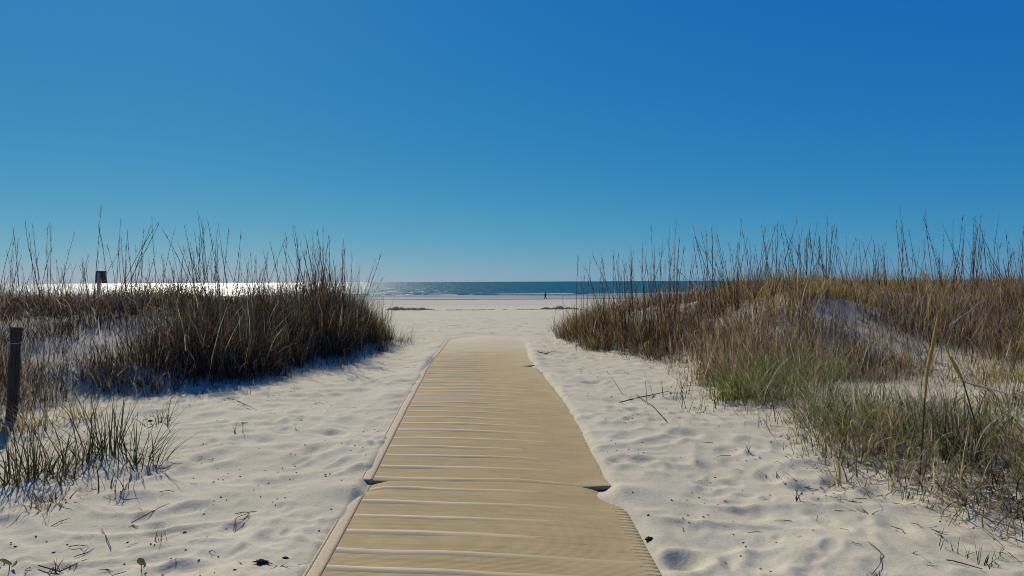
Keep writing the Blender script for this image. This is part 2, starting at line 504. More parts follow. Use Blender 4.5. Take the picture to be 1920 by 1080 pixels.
M_SAND = mat_sand(); M_SEA = mat_sea(); M_GRASS = mat_grass(); M_WEB = mat_webbing(); M_RIB = mat_rib()
M_HEM = mat_plain('mat_hem', (0.37, 0.285, 0.155), 0.75, 40, 0.25, 0.2)
M_BIND = mat_plain('mat_binding', (0.43, 0.335, 0.215), 0.7, 60, 0.25, 0.3)
M_WOOD = mat_plain('weathered_wood', (0.04, 0.035, 0.03), 0.85, 9.0, 0.55, 0.8, (6, 6, 0.7))
M_SIGN = mat_plain('sign_back', (0.035, 0.03, 0.04), 0.6, 20, 0.2, 0.1)
M_SIGNPOST = mat_plain('sign_post_wood', (0.26, 0.235, 0.215), 0.8, 12, 0.25, 0.3, (5, 5, 0.6))
M_TWIG = mat_plain('dry_twig', (0.055, 0.045, 0.034), 0.85, 60, 0.5, 0.3)
M_PALE = mat_plain('bleached_branch', (0.30, 0.27, 0.23), 0.85, 40, 0.3, 0.4)
M_DARK = mat_plain('dark_debris', (0.012, 0.011, 0.012), 0.6, 50, 0.4, 0.5)
M_GOLD = mat_plain('golden_sheath', (0.42, 0.24, 0.055), 0.6, 18, 0.4, 0.2, (4, 4, 0.6))
M_LEAF = mat_plain('green_leaf', (0.11, 0.20, 0.02), 0.45, 40, 0.25, 0.2, spec=0.4)
M_CLOTH = mat_plain('dark_clothing', (0.010, 0.011, 0.016), 0.9, 20, 0.3, 0.1)
M_SKIN = mat_plain('skin', (0.30, 0.19, 0.13), 0.6, 20, 0.1, 0.05)
M_HAIR = mat_plain('hair', (0.02, 0.015, 0.012), 0.6, 60, 0.3, 0.2)

# ------------------------------------------------------------------ ground
def build_ground():
    r = [0.4]
    while r[-1] < 330: r.append(r[-1] * (1.0056 if 2.4 < r[-1] < 40 else 1.015))
    while r[-1] < 4000: r.append(r[-1] * 1.08)
    r = np.array(r)
    fr = math.radians(46)
    th = np.concatenate([np.arange(-fr, fr, 0.0038), np.linspace(fr, 2 * math.pi - fr, 70)[:-1]])
    n = len(th)
    R, T = np.meshgrid(r, th, indexing='ij')
    X = R * np.sin(T); Y = R * np.cos(T)
    x = X.ravel(); y = Y.ravel()
    z = height(x, y)
    far = np.clip((R.ravel() - 20) / 60, 0, 1)
    V = np.stack([x, y, z], 1)
    V = np.vstack([V, [[0, 0, hgt(0, 0)]]])
    i = np.arange(len(r) - 1)[:, None]; j = np.arange(n)[None, :]
    a = i * n + j; b = i * n + (j + 1) % n
    Fq = np.stack([a, a + n, b + n, b], -1).reshape(-1, 4)
    c = len(V) - 1
    cap = np.stack([np.full(n, c), np.arange(n), (np.arange(n) + 1) % n, np.full(n, c)], 1)[:, :3]
    me = mesh_from('sand', V, Fq)
    o = obj('sand', me, M_SAND)
    tag(o, 'pale rippled beach sand with footprints and low dunes', kind='structure')
    return o


build_ground()

ZSEA = ZC - 4.90
xs = np.array([-30000, -3000, -600, -200, -60, 0, 60, 200, 600, 3000, 30000], float)
ys = np.array([222, 262, 330, 600, 1500, 5000, 40000], float)
gx, gy = np.meshgrid(xs, ys)
nv, nu = gx.shape
V = np.stack([gx.ravel(), gy.ravel(), np.full(gx.size, ZSEA)], 1)
i, j = np.meshgrid(np.arange(nv - 1), np.arange(nu - 1), indexing='ij')
a = (i * nu + j).ravel()
tag(obj('sea', mesh_from('sea', V, np.stack([a, a + 1, a + nu + 1, a + nu], 1)), M_SEA), 'blue green sea with sun glitter at the left', kind='structure')


def strip(name, y_c, half, x0, x1, lift, mat, label, seed, n=160):
    """a thin irregular sheet lying along the beach"""
    X = np.linspace(x0, x1, n)
    c = y_c + half * 0.8 * fbm(X / 30, X * 0, seed, 3)
    w = half * (0.55 + 0.45 * fbm(X / 14, X * 0 + 5, seed + 3, 3)) * sstep(0, 0.05, (X - x0) / (x1 - x0)) * (1 - sstep(0.95, 1, (X - x0) / (x1 - x0)))
    w = np.maximum(w, 0.02)
    rows = []
    for t in (-1, -0.33, 0.33, 1):
        Y = c + w * t
        rows.append(np.stack([X, Y, height(X, Y) + lift], 1))
    V = np.concatenate(rows)
    k = np.arange(n - 1)
    Fq = np.concatenate([np.stack([q * n + k, q * n + k + 1, (q + 1) * n + k + 1, (q + 1) * n + k], 1) for q in range(3)])
    return tag(obj(name, mesh_from(name, V, Fq), mat), label, kind='structure')


M_WETLINE = mat_plain('wet_sand', (0.085, 0.075, 0.062), 0.55, 0.4, 0.3, 0.1)
M_SHEEN, nt_, b_ = material('wet_sheen')
b_.inputs['Base Color'].default_value = (0.30, 0.29, 0.28, 1); b_.inputs['Roughness'].default_value = 0.25
strip('wet_shore', 226, 9, -420, 420, 0.06, M_SHEEN, 'strip of shining wet sand at the water edge', 311, 240)
M_FOAM = mat_plain('sea_foam', (0.62, 0.63, 0.62), 0.9, 0.8, 0.2, 0.3)
strip('tidal_runnel', 166, 6.5, -260, 260, 0.05, M_WETLINE, 'thin dark wet runnel across the lower beach', 301)

for k, (yc_, hw_, xa_, xb_) in enumerate(((247, 1.5, -300, -20), (252, 1.3, 20, 210), (262, 1.6, -80, 60), (275, 1.2, 60, 260))):
    X = np.linspace(xa_, xb_, 120)
    c_ = yc_ + 3 * fbm(X / 40, X * 0, 320 + k, 2); w_ = np.maximum(0.03, hw_ * fbm(X / 18, X * 0 + 2, 330 + k, 3) * 1.6)
    V = np.concatenate([np.stack([X, c_ - w_, np.full(120, ZSEA + 0.02)], 1), np.stack([X, c_, np.full(120, ZSEA + 0.16) * 1.0], 1), np.stack([X, c_ + w_, np.full(120, ZSEA + 0.02)], 1)])
    q = np.arange(119)
    tag(obj('wavelet', mesh_from('wavelet', V, np.concatenate([np.stack([t * 120 + q, t * 120 + q + 1, (t + 1) * 120 + q + 1, (t + 1) * 120 + q], 1) for t in (0, 1)])), M_FOAM), 'thin pale wavelet breaking near the shore', kind='structure')

# ------------------------------------------------------------------ beach mats
def mat_surface(u, y, off):
    skew = -0.07 * u + 0.03 * u * u
    yy = y + skew
    x = xc(yy) + u
    z = macro(x, yy) + 0.022 * (1 - ((u + 0.2) / 1.2) ** 2) + 0.010 * fbm(x / 0.8, yy / 0.6, 401, 2) - 0.014 * sstep(0.2, 1.0, u) + off
    return np.stack([x, yy, z], -1)


def sheet(name, us, ys_, offf, mat, parent, skirt=0.03, lift=0.0):
    U, Yv = np.meshgrid(us, ys_)
    P = mat_surface(U, Yv, offf(U, Yv) + lift)
    nr, nc = U.shape
    V = P.reshape(-1, 3); uv = np.stack([U.ravel(), Yv.ravel()], 1)
    i, j = np.meshgrid(np.arange(nr - 1), np.arange(nc - 1), indexing='ij')
    a = (i * nc + j).ravel()
    Fq = [np.stack([a, a + 1, a + nc + 1, a + nc], 1)]
    ring = np.concatenate([np.arange(nc), np.arange(1, nr) * nc + nc - 1, (nr - 1) * nc + np.arange(nc - 2, -1, -1), np.arange(nr - 2, 0, -1) * nc])
    low = V[ring].copy(); low[:, 2] -= skirt
    b0 = len(V); V = np.vstack([V, low]); uv = np.vstack([uv, uv[ring]])
    k = np.arange(len(ring)); k2 = (k + 1) % len(ring)
    Fq.append(np.stack([ring[k2], ring[k], b0 + k, b0 + k2], 1))
    return obj(name, mesh_from(name, V, np.concatenate(Fq), uv=uv), mat, parent)


def beach_mat(y0, y1, label, offf, seed, fringe_u=0.90, rib_until=99):
    r = np.random.default_rng(seed)
    root = empty('beach_mat', (float(xc((y0 + y1) / 2)), (y0 + y1) / 2, float(macro(xc((y0 + y1) / 2), (y0 + y1) / 2))), label, 'beach mat', 'beach access mats laid end to end')
    inv = Matrix.Translation(-root.location)

    def adopt(o):
        o.parent = root; o.matrix_parent_inverse = inv
        return o
    ys_ = np.linspace(y0, y1, int((y1 - y0) / 0.045) + 1)
    adopt(sheet('webbing', np.linspace(-0.985, 0.985, 46), ys_, offf, M_WEB, None, 0.022))
    # raised cross ribs, worn down and filled with sand towards the right
    k0 = math.ceil((y0 + 0.06) / 0.262)
    while k0 * 0.262 < y1 - 0.05:
        yc = k0 * 0.262 + r.uniform(-0.012, 0.012); k0 += 1
        if yc > rib_until: break
        ue = r.uniform(0.55, 0.9)
        us = np.linspace(-0.897, ue, 26)
        hw = 0.041 * (1 + 0.15 * r.uniform(-1, 1)) * (1 - 0.35 * sstep(8, 13, yc))
        ph = r.uniform(0, 50)
        rows = []; uvs = []
        wob = 0.006 * vnoise(us * 2.2 + ph, us * 0, 5) + 0.012 * vnoise(us * 0.9 + ph, us * 0 + 9, 6)
        tall = (0.0105 - 0.014 * sstep(-0.25, 0.7 * ue, us)) * (0.8 + 0.35 * vnoise(us * 3 + ph, us * 0, 8))
        fade = 1 - 0.75 * sstep(11.0, 14.0, yc)
        for t, hh in ((-1, -0.006), (-0.45, 0.8), (0.0, 1.0), (0.45, 0.8), (1, -0.006)):
            Y = yc + t * hw + wob
            zz = np.where(hh > 0, hh * tall * fade + 0.002, -0.006)
            rows.append(mat_surface(us, Y, offf(us, Y) + zz)); uvs.append(np.stack([us, Y], 1))
        n = len(us); k = np.arange(n - 1)
        Fq = np.concatenate([np.stack([q * n + k, q * n + k + 1, (q + 1) * n + k + 1, (q + 1) * n + k], 1) for q in range(4)])
        adopt(obj('rib', mesh_from('rib', np.concatenate(rows), Fq, uv=np.concatenate(uvs)), M_RIB))
    # left binding tape with its corded outer edge
    bt = adopt(sheet('edge_binding', np.linspace(-0.995, -0.905, 5), ys_, lambda u, y: offf(u, y) + 0.003 * (1 - ((u + 0.95) / 0.05) ** 2), M_BIND, None, 0.02, 0.002))
    us = np.array([-1.006, -1.0, -0.99, -0.984])
    adopt(sheet('edge_cord', us, ys_, lambda u, y: offf(u, y) + np.where(np.abs(u + 0.995) < 0.007, 0.007, 0.0), M_BIND, None, 0.02, 0.002))
    # right hem: closely set stitched bars
    Vs = []; Fs = []; c = 0
    yy = y0 + 0.03
    while yy < y1 - 0.03:
        u = np.array([fringe_u + r.uniform(-0.02, 0.01), 0.95, 0.983])
        for t, hh in ((-0.0150, -0.001), (-0.012, 0.0014), (0.012, 0.0014), (0.0150, -0.001)):
            Vs.append(mat_surface(u, np.full(3, yy + t), offf(u, np.full(3, yy + t)) + hh))
        for q in range(3):
            for k in range(2):
                Fs.append((c + q * 3 + k, c + q * 3 + k + 1, c + (q + 1) * 3 + k + 1, c + (q + 1) * 3 + k))
        c += 12; yy += 0.047
    h = adopt(obj('stitched_hem', mesh_from('stitched_hem', np.concatenate(Vs), np.array(Fs)), M_HEM)); h['kind'] = 'stuff'
    return root


def off_near(u, y):
    return 0.004 - 0.008 * sstep(5.15, 5.22, y) - 0.03 * sstep(0.75, 0.95, u) * sstep(4.75, 5.05, y) - 0.03 * (1 - sstep(-0.95, -0.75, u)) * sstep(4.75, 5.05, y)


def off_mid(u, y):
    e = np.exp(-np.maximum(y - 5.16, 0) / 0.16)
    return 0.005 - 0.008 * np.exp(-np.maximum(y - 5.156, 0) / 0.025) * (1 - sstep(0.6, 0.9, u)) * sstep(-0.97, -0.8, u) + e * (-0.002 + 0.022 * sstep(0.65, 0.97, u) + 0.003 * (1 - sstep(-0.98, -0.8, u))) + 0.002 * np.sin(u * 7) * e


def off_far(u, y):
    e = np.exp(-np.maximum(y - 11.55, 0) / 0.25)
    return 0.006 - 0.008 * np.exp(-np.maximum(y - 11.556, 0) / 0.05) * (1 - sstep(0.6, 0.9, u)) + e * (0.001 + 0.03 * sstep(0.6, 0.97, u)) - 0.05 * sstep(17.0, 19, y + 1.2 * u * u)


beach_mat(0.6, 5.28, 'nearest tan ribbed beach mat running out of the picture bottom', off_near, 11)
beach_mat(5.156, 11.66, 'long middle tan ribbed beach mat with lifted front corners', off_mid, 12, 0.925)
beach_mat(11.556, 19.0, 'farthest beach mat disappearing under drifted sand at its rounded end', off_far, 13, 0.95, 13.8)

# ------------------------------------------------------------------ tubes, blades and stalks
def tube(pts, radii, sides=5, cap=True):
    pts = np.asarray(pts, float); n = len(pts)
    tan = np.gradient(pts, axis=0); tan /= np.linalg.norm(tan, axis=1)[:, None] + 1e-9
    ref = np.array([0.31, 0.17, 0.93]) if abs(tan[:, 2]).mean() < 0.7 else np.array([0.9, 0.4, 0.05])
    s = np.cross(tan, ref); s /= np.linalg.norm(s, axis=1)[:, None] + 1e-9
    t = np.cross(tan, s)
    a = np.arange(sides) / sides * 2 * math.pi
    V = (pts[:, None, :] + np.asarray(radii, float)[:, None, None] * (np.cos(a)[None, :, None] * s[:, None, :] + np.sin(a)[None, :, None] * t[:, None, :])).reshape(-1, 3)
    i, j = np.meshgrid(np.arange(n - 1), np.arange(sides), indexing='ij')
    p = i * sides + j; q = i * sides + (j + 1) % sides
    Fq = np.stack([p, q, q + sides, p + sides], -1).reshape(-1, 4)
    if cap:
        b = len(V)
        V = np.vstack([V, pts[-1:] , pts[:1]])
        k = np.arange(sides); k2 = (k + 1) % sides
        top = (n - 1) * sides
        Fq = np.vstack([Fq, np.stack([top + k, top + k2, np.full(sides, b), np.full(sides, b)], 1)[:0]])
    return V, Fq


def merge(parts):
    V = []; Fq = []; c = 0
    for v, f in parts:
        V.append(v); Fq.append(np.asarray(f) + c); c += len(v)
    return np.concatenate(V), np.concatenate(Fq)


def blades(root, az, length, lean, bend, width, tint, segs=3, drift_az=None, r=rng, tip=1.15):
    """ribbon blades: every argument an array over blades; returns verts, quads, tints"""
    N = len(root)
    t = np.linspace(0, 1, segs + 1)
    ang = lean[:, None] + bend[:, None] * t[None, :] ** 1.3
    azt = az[:, None] + (0 if drift_az is None else drift_az[:, None] * t[None, :])
    step = length[:, None] / segs
    d = np.stack([np.sin(ang) * np.cos(azt), np.sin(ang) * np.sin(azt), np.cos(ang)], -1)
    mid = 0.5 * (d[:, 1:] + d[:, :-1]) * step[..., None]
    P = np.concatenate([np.zeros((N, 1, 3)), np.cumsum(mid, 1)], 1) + root[:, None, :]
    sa = az + math.pi / 2 + r.uniform(-0.9, 0.9, N)
    side = np.stack([np.cos(sa), np.sin(sa), np.zeros(N)], -1)
    w = width[:, None] * (1 - 0.88 * t[None, :] ** 1.8) * 0.5
    L = P - side[:, None, :] * w[..., None]; Rr = P + side[:, None, :] * w[..., None]
    V = np.stack([L, Rr], 2).reshape(-1, 3)
    m = (segs + 1) * 2
    base = (np.arange(N) * m)[:, None] + (np.arange(segs) * 2)[None, :]
    Fq = np.stack([base, base + 1, base + 3, base + 2], -1).reshape(-1, 4)
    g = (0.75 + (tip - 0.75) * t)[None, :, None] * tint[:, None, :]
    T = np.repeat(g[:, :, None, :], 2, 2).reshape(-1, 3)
    return V, Fq, T


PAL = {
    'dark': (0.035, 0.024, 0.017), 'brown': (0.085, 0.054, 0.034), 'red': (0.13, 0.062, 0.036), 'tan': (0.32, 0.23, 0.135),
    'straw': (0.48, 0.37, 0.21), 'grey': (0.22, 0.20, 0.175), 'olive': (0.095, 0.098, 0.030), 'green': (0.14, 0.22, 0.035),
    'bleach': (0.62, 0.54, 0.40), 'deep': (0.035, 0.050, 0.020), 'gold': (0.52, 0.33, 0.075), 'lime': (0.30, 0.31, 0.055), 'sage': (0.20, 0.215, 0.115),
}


def colours(n, mix, r=rng, vary=0.25):
    keys = list(mix); p = np.array([mix[k] for k in keys], float); p /= p.sum()
    idx = r.choice(len(keys), n, p=p)
    c = np.array([PAL[k] for k in keys])[idx]
    return c * (1 + r.uniform(-vary, vary, (n, 1))) * (1 + r.uniform(-0.07, 0.07, (n, 3)))


class Pile:
    """collects blade batches and links them as one mesh"""
    def __init__(self):
        self.v = []; self.f = []; self.t = []; self.c = 0

    def add(self, V, Fq, T):
        self.v.append(V); self.f.append(Fq + self.c); self.t.append(T); self.c += len(V)

    def mesh(self, name):
        return mesh_from(name, np.concatenate(self.v), np.concatenate(self.f), tint=np.concatenate(self.t), smooth=False)


def clumped(pile, dens, box, n_clumps, per, spread, L, lean, bend, width, mix, segs=3, seed=1, az_mean=None, drift_=0.6, lift=-0.01, lenf=None):
    r = np.random.default_rng(seed)
    x0, x1, y0_, y1_ = box
    cx = []; cy = []
    while sum(map(len, cx)) < n_clumps:
        x = r.uniform(x0, x1, 4000); y = r.uniform(y0_, y1_, 4000)
        k = r.uniform(0, 1, 4000) < dens(x, y)
        cx.append(x[k]); cy.append(y[k])
    cx = np.concatenate(cx)[:n_clumps]; cy = np.concatenate(cy)[:n_clumps]
    cnt = r.integers(int(per * 0.5), int(per * 1.5) + 1, n_clumps)
    idx = np.repeat(np.arange(n_clumps), cnt); N = len(idx)
    ox = r.normal(0, spread, N); oy = r.normal(0, spread, N)
    x = cx[idx] + ox; y = cy[idx] + oy
    keep = dens(x, y) > 0.02
    x = x[keep]; y = y[keep]; ox = ox[keep]; oy = oy[keep]; idx = idx[keep]; N = len(x)
    z = macro(x, y) + lift
    az = np.arctan2(oy, ox) + r.normal(0, 0.7, N)
    if az_mean is not None:
        az = np.where(r.uniform(0, 1, N) < 0.5, az_mean + r.normal(0, 0.6, N), az)
    cs = (r.uniform(0.65, 1.25, n_clumps) * (1 + 0.6 * fbm(cx / 0.9, cy / 0.9, 990, 2)))[idx]
    length = r.uniform(*L, N) * cs
    if lenf is not None: length = length * lenf(x, y)
    ln = np.abs(r.normal(0, lean, N)); bd = r.uniform(*bend, N)
    wd = r.uniform(*width, N)
    tint = colours(N, mix, r)
    tone = r.uniform(0.7, 1.3, n_clumps)[idx][:, None]
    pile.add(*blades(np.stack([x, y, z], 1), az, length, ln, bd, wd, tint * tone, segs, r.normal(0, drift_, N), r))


# ---- where things grow
def d_left(x, y):
    sl = s_left(x, y)
    e = sl + 0.35 * fbm(x / 0.6, y / 0.6, 501, 2)
    d = sstep(-0.05, 0.35, e) * sstep(7.3, 8.2, y + 0.5 * vnoise(x / 1.1, y / 1.1, 502)) * (1 - sstep(16.2, 18.0, y))
    gap = sstep(-0.25, 0.35, fbm(x / 0.75, y / 0.6, 503, 2))
    thin = 0.85
    d = d * (0.07 + 0.93 * gap) * np.where(sl < 1.6, 1.0, thin)
    return np.clip(d, 0, 1)


def d_right(x, y):
    sr = s_right(x, y)
    e = sr + 0.35 * fbm(x / 0.55, y / 0.55, 511, 2)
    d = sstep(-0.05, 0.4, e) * sstep(2.0, 3.5, y) * (1 - sstep(16.5, 18.2, y))
    basin = np.exp(-((x - 4.15) / 0.95) ** 2 - ((y - 7.35) / 1.0) ** 2)
    bare = 0.86 * np.exp(-(((x - 5.05) + 0.25 * (y - 10.6)) / 0.45) ** 4 - ((y - 10.35) / 0.6) ** 4)
    bare2 = np.exp(-((x - 4.35) / 0.35) ** 2 - ((y - 10.9) / 0.5) ** 2)
    d = d * (1 - 0.97 * np.clip(1.5 * basin, 0, 1)) * (1 - bare) * (1 - 0.7 * bare2)
    gap = np.maximum(sstep(-0.35, 0.25, fbm(x / 0.8, y / 0.65, 513, 2)), 0.8 * (sr < 1.1))
    return np.clip(d * (0.2 + 0.8 * gap), 0, 1)


BL = (-13.5, -2.3, 7.2, 17.8)
BR = (0.7, 13.5, 2.4, 18.0)

# left dune scrub: tall at its path end, short and thin over the open slope
slope_short = lambda x, y: 1 - 0.5 * sstep(1.1, 2.4, s_left(x, y))
crest_short = lambda x, y: 1 - 0.4 * sstep(10.8, 12.2, y) * sstep(3.0, 4.5, x)
p = Pile()
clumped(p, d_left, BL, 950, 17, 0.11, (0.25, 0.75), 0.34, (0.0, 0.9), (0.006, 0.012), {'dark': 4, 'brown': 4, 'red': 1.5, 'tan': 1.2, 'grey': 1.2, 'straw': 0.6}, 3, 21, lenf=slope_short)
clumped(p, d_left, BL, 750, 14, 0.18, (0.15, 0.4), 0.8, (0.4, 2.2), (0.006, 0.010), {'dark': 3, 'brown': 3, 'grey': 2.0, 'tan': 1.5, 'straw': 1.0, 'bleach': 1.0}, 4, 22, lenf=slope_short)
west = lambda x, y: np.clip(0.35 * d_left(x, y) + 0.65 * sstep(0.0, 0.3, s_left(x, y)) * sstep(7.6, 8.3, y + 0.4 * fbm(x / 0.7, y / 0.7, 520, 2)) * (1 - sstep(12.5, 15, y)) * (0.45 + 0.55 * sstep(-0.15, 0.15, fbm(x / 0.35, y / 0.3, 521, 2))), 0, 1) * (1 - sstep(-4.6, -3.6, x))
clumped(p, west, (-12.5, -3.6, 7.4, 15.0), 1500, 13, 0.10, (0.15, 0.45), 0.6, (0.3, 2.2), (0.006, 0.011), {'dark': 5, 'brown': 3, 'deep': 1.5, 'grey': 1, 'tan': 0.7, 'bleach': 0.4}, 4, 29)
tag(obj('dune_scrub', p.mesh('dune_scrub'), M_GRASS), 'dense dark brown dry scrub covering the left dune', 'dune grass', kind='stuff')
p = Pile()
nose = lambda x, y: d_left(x, y) * (s_left(x, y) < 1.5) * (y > 9)
clumped(p, nose, (-6, -2.3, 9, 17.5), 400, 20, 0.13, (0.40, 0.95), 0.28, (0.0, 0.8), (0.006, 0.011), {'dark': 5, 'deep': 2, 'brown': 4, 'olive': 1, 'grey': 0.8, 'bleach': 0.4, 'red': 1}, 3, 23)
clumped(p, nose, (-6, -2.3, 9, 17.5), 220, 9, 0.16, (0.2, 0.55), 0.8, (0.5, 2.4), (0.006, 0.010), {'grey': 2, 'bleach': 1.2, 'tan': 2, 'brown': 2}, 5, 27, lift=0.15)
tip = lambda x, y: d_left(x, y) * (s_left(x, y) < 0.7) * (y > 13)
clumped(p, tip, (-4.2, -2.3, 12.6, 17.3), 110, 18, 0.12, (0.30, 0.7), 0.35, (0.1, 0.9), (0.006, 0.011), {'olive': 3, 'green': 2, 'brown': 1, 'straw': 0.6}, 3, 24)
front = lambda x, y: d_left(x, y) * (y < 9.0)
clumped(p, front, (-9, -3.6, 7.2, 9.2), 150, 18, 0.14, (0.25, 0.55), 0.5, (0.3, 1.5), (0.005, 0.009), {'olive': 2, 'tan': 2, 'brown': 3, 'gold': 0.7, 'straw': 0.5}, 4, 25)
crest = lambda x, y: d_left(x, y) * (y > 12) * (y < 15.5)
clumped(p, crest, (-13, -3, 12, 15.5), 170, 14, 0.13, (0.2, 0.42), 0.5, (0.2, 1.2), (0.006, 0.010), {'olive': 2, 'gold': 1.4, 'brown': 3, 'red': 1}, 3, 26)
clumped(p, d_left, (-12, -2.4, 8.2, 16), 420, 7, 0.2, (0.2, 0.6), 1.1, (-0.5, 2.2), (0.006, 0.011), {'grey': 2.5, 'bleach': 1.5, 'tan': 2, 'brown': 2, 'straw': 1}, 5, 41, lift=0.22, drift_=1.3)
clumped(p, nose, (-6, -2.3, 9, 17.5), 150, 7, 0.2, (0.2, 0.5), 1.2, (-0.5, 2.2), (0.006, 0.010), {'grey': 2.5, 'bleach': 1.0, 'tan': 2, 'olive': 1}, 5, 42, lift=0.45, drift_=1.3)
foot = lambda x, y: ((s_left(x, y) > -0.45) & (s_left(x, y) < 0.25) & (y > 7.8) & (y < 16.5)) * 1.0
clumped(p, foot, (-7, -2.2, 7.8, 16.5), 120, 7, 0.16, (0.10, 0.34), 1.2, (-0.2, 0.6), (0.005, 0.009), {'dark': 3, 'brown': 3, 'grey': 1.5, 'tan': 1}, 4, 28, lift=0.012)
tag(obj('mixed_dune_grass', p.mesh('mixed_dune_grass'), M_GRASS), 'dark and olive grass thicket on the left dune beside the path', 'dune grass', kind='stuff')

# right dune scrub
p = Pile()
up = lambda x, y: d_right(x, y) * sstep(7.8, 9.2, y) * (1 - 0.6 * sstep(11.0, 11.8, y) * sstep(3.2, 4.4, x))
clumped(p, up, BR, 2200, 16, 0.13, (0.25, 0.66), 0.34, (0.0, 0.9), (0.006, 0.011), {'brown': 3, 'red': 3, 'dark': 1, 'tan': 4, 'grey': 1.2, 'straw': 2.5, 'gold': 1, 'bleach': 0.8}, 3, 31, lenf=crest_short)
clumped(p, up, BR, 900, 15, 0.18, (0.15, 0.4), 0.75, (0.4, 2.0), (0.005, 0.009), {'dark': 2, 'brown': 4, 'grey': 1.6, 'tan': 2, 'red': 1.5, 'straw': 1, 'bleach': 0.8}, 5, 32)
clumped(p, up, BR, 520, 7, 0.2, (0.2, 0.6), 1.1, (-0.5, 2.4), (0.006, 0.011), {'grey': 2, 'bleach': 1.6, 'tan': 3, 'straw': 2, 'dark': 1}, 5, 43, lift=0.15, drift_=1.3)
tag(obj('dune_scrub', p.mesh('dune_scrub_right'), M_GRASS), 'dense reddish brown dry scrub covering the right dune slope', 'dune grass', kind='stuff')
p = Pile()
crest = lambda x, y: d_right(x, y) * (y > 11.0) * (y < 15.5) * sstep(3.2, 5.0, x)
clumped(p, crest, (3, 13.5, 11.0, 15.5), 520, 18, 0.13, (0.25, 0.5), 0.5, (0.2, 1.2), (0.006, 0.011), {'gold': 5, 'lime': 1.5, 'olive': 1, 'straw': 3}, 3, 33)
tag(obj('golden_dune_grass', p.mesh('golden_dune_grass'), M_GRASS), 'golden yellow grass along the right dune crest', 'dune grass', kind='stuff')
p = Pile()
tip = lambda x, y: d_right(x, y) * (s_right(x, y) < 1.0) * (y > 12)
clumped(p, tip, (0.7, 4.5, 12, 17.6), 190, 17, 0.12, (0.25, 0.55), 0.4, (0.1, 1.0), (0.006, 0.011), {'olive': 3, 'gold': 1.5, 'brown': 2, 'tan': 1, 'lime': 0.8}, 3, 34)
bank = lambda x, y: d_right(x, y) * (s_right(x, y) < 1.5) * (1 - sstep(8.5, 10.5, y)) * (0.22 + 0.78 * sstep(5.4, 6.6, y))
clumped(p, bank, (2.4, 5.2, 3.0, 10.5), 330, 20, 0.13, (0.22, 0.58), 0.55, (0.4, 2.0), (0.005, 0.009), {'sage': 2.5, 'tan': 2, 'deep': 0.5, 'olive': 1, 'lime': 2.5, 'green': 2, 'straw': 3, 'bleach': 1.6}, 6, 35)
foot = lambda x, y: ((s_right(x, y) > -0.4) & (s_right(x, y) < 0.25) & (y > 3.2) & (y < 16.5)) * 1.0
clumped(p, foot, (1.0, 4.0, 3.2, 16.5), 190, 7, 0.16, (0.10, 0.34), 1.2, (-0.2, 0.7), (0.004, 0.007), {'dark': 3, 'brown': 3, 'grey': 1.5, 'tan': 1.5, 'olive': 0.8}, 4, 38, lift=0.015)
hollow = lambda x, y: np.clip(np.exp(-((x - 4.15) / 1.0) ** 2 - ((y - 7.35) / 1.1) ** 2), 0, 1) * (s_right(x, y) > 0.3)
clumped(p, hollow, (3.0, 5.6, 5.6, 9.2), 60, 7, 0.2, (0.12, 0.4), 1.25, (-0.2, 0.5), (0.004, 0.007), {'dark': 3, 'brown': 3, 'grey': 1, 'tan': 2}, 4, 39, lift=0.015)
tag(obj('mixed_dune_grass', p.mesh('mixed_dune_grass_right'), M_GRASS), 'sage and tan grass fringing the sand right of the path', 'dune grass', kind='stuff')
p = Pile()
near = lambda x, y: d_right(x, y) * (1 - sstep(8.6, 9.6, y)) * sstep(0.4, 1.2, s_right(x, y))
clumped(p, near, (3.2, 9.0, 2.6, 9.5), 560, 20, 0.19, (0.25, 0.75), 0.85, (0.9, 4.6), (0.005, 0.009), {'tan': 3, 'brown': 2, 'grey': 1.2, 'red': 1.5, 'straw': 3, 'bleach': 2.0, 'dark': 0.6}, 8, 36, drift_=1.2)
clumped(p, lambda x, y: near(x, y) * sstep(4.6, 5.8, x), (4.4, 9.5, 4.5, 9.5), 240, 20, 0.15, (0.25, 0.6), 0.5, (0.4, 2.0), (0.005, 0.009), {'lime': 2.5, 'olive': 1.5, 'straw': 2, 'gold': 1.2, 'green': 1}, 5, 37)
low = lambda x, y: np.clip(d_right(x, y) * 1.4, 0, 1) * (1 - sstep(5.6, 7.0, y)) * (s_right(x, y) > 0.12)
clumped(p, low, (2.7, 7.5, 2.8, 7.0), 330, 17, 0.17, (0.25, 0.7), 0.95, (0.8, 5.0), (0.006, 0.012), {'tan': 4, 'brown': 3, 'red': 2, 'dark': 1, 'straw': 4, 'bleach': 3}, 9, 44, drift_=1.6)
tag(obj('curled_dead_grass', p.mesh('curled_dead_grass'), M_GRASS), 'tangle of curled pale dead grass at the lower right', 'dune grass', kind='stuff')

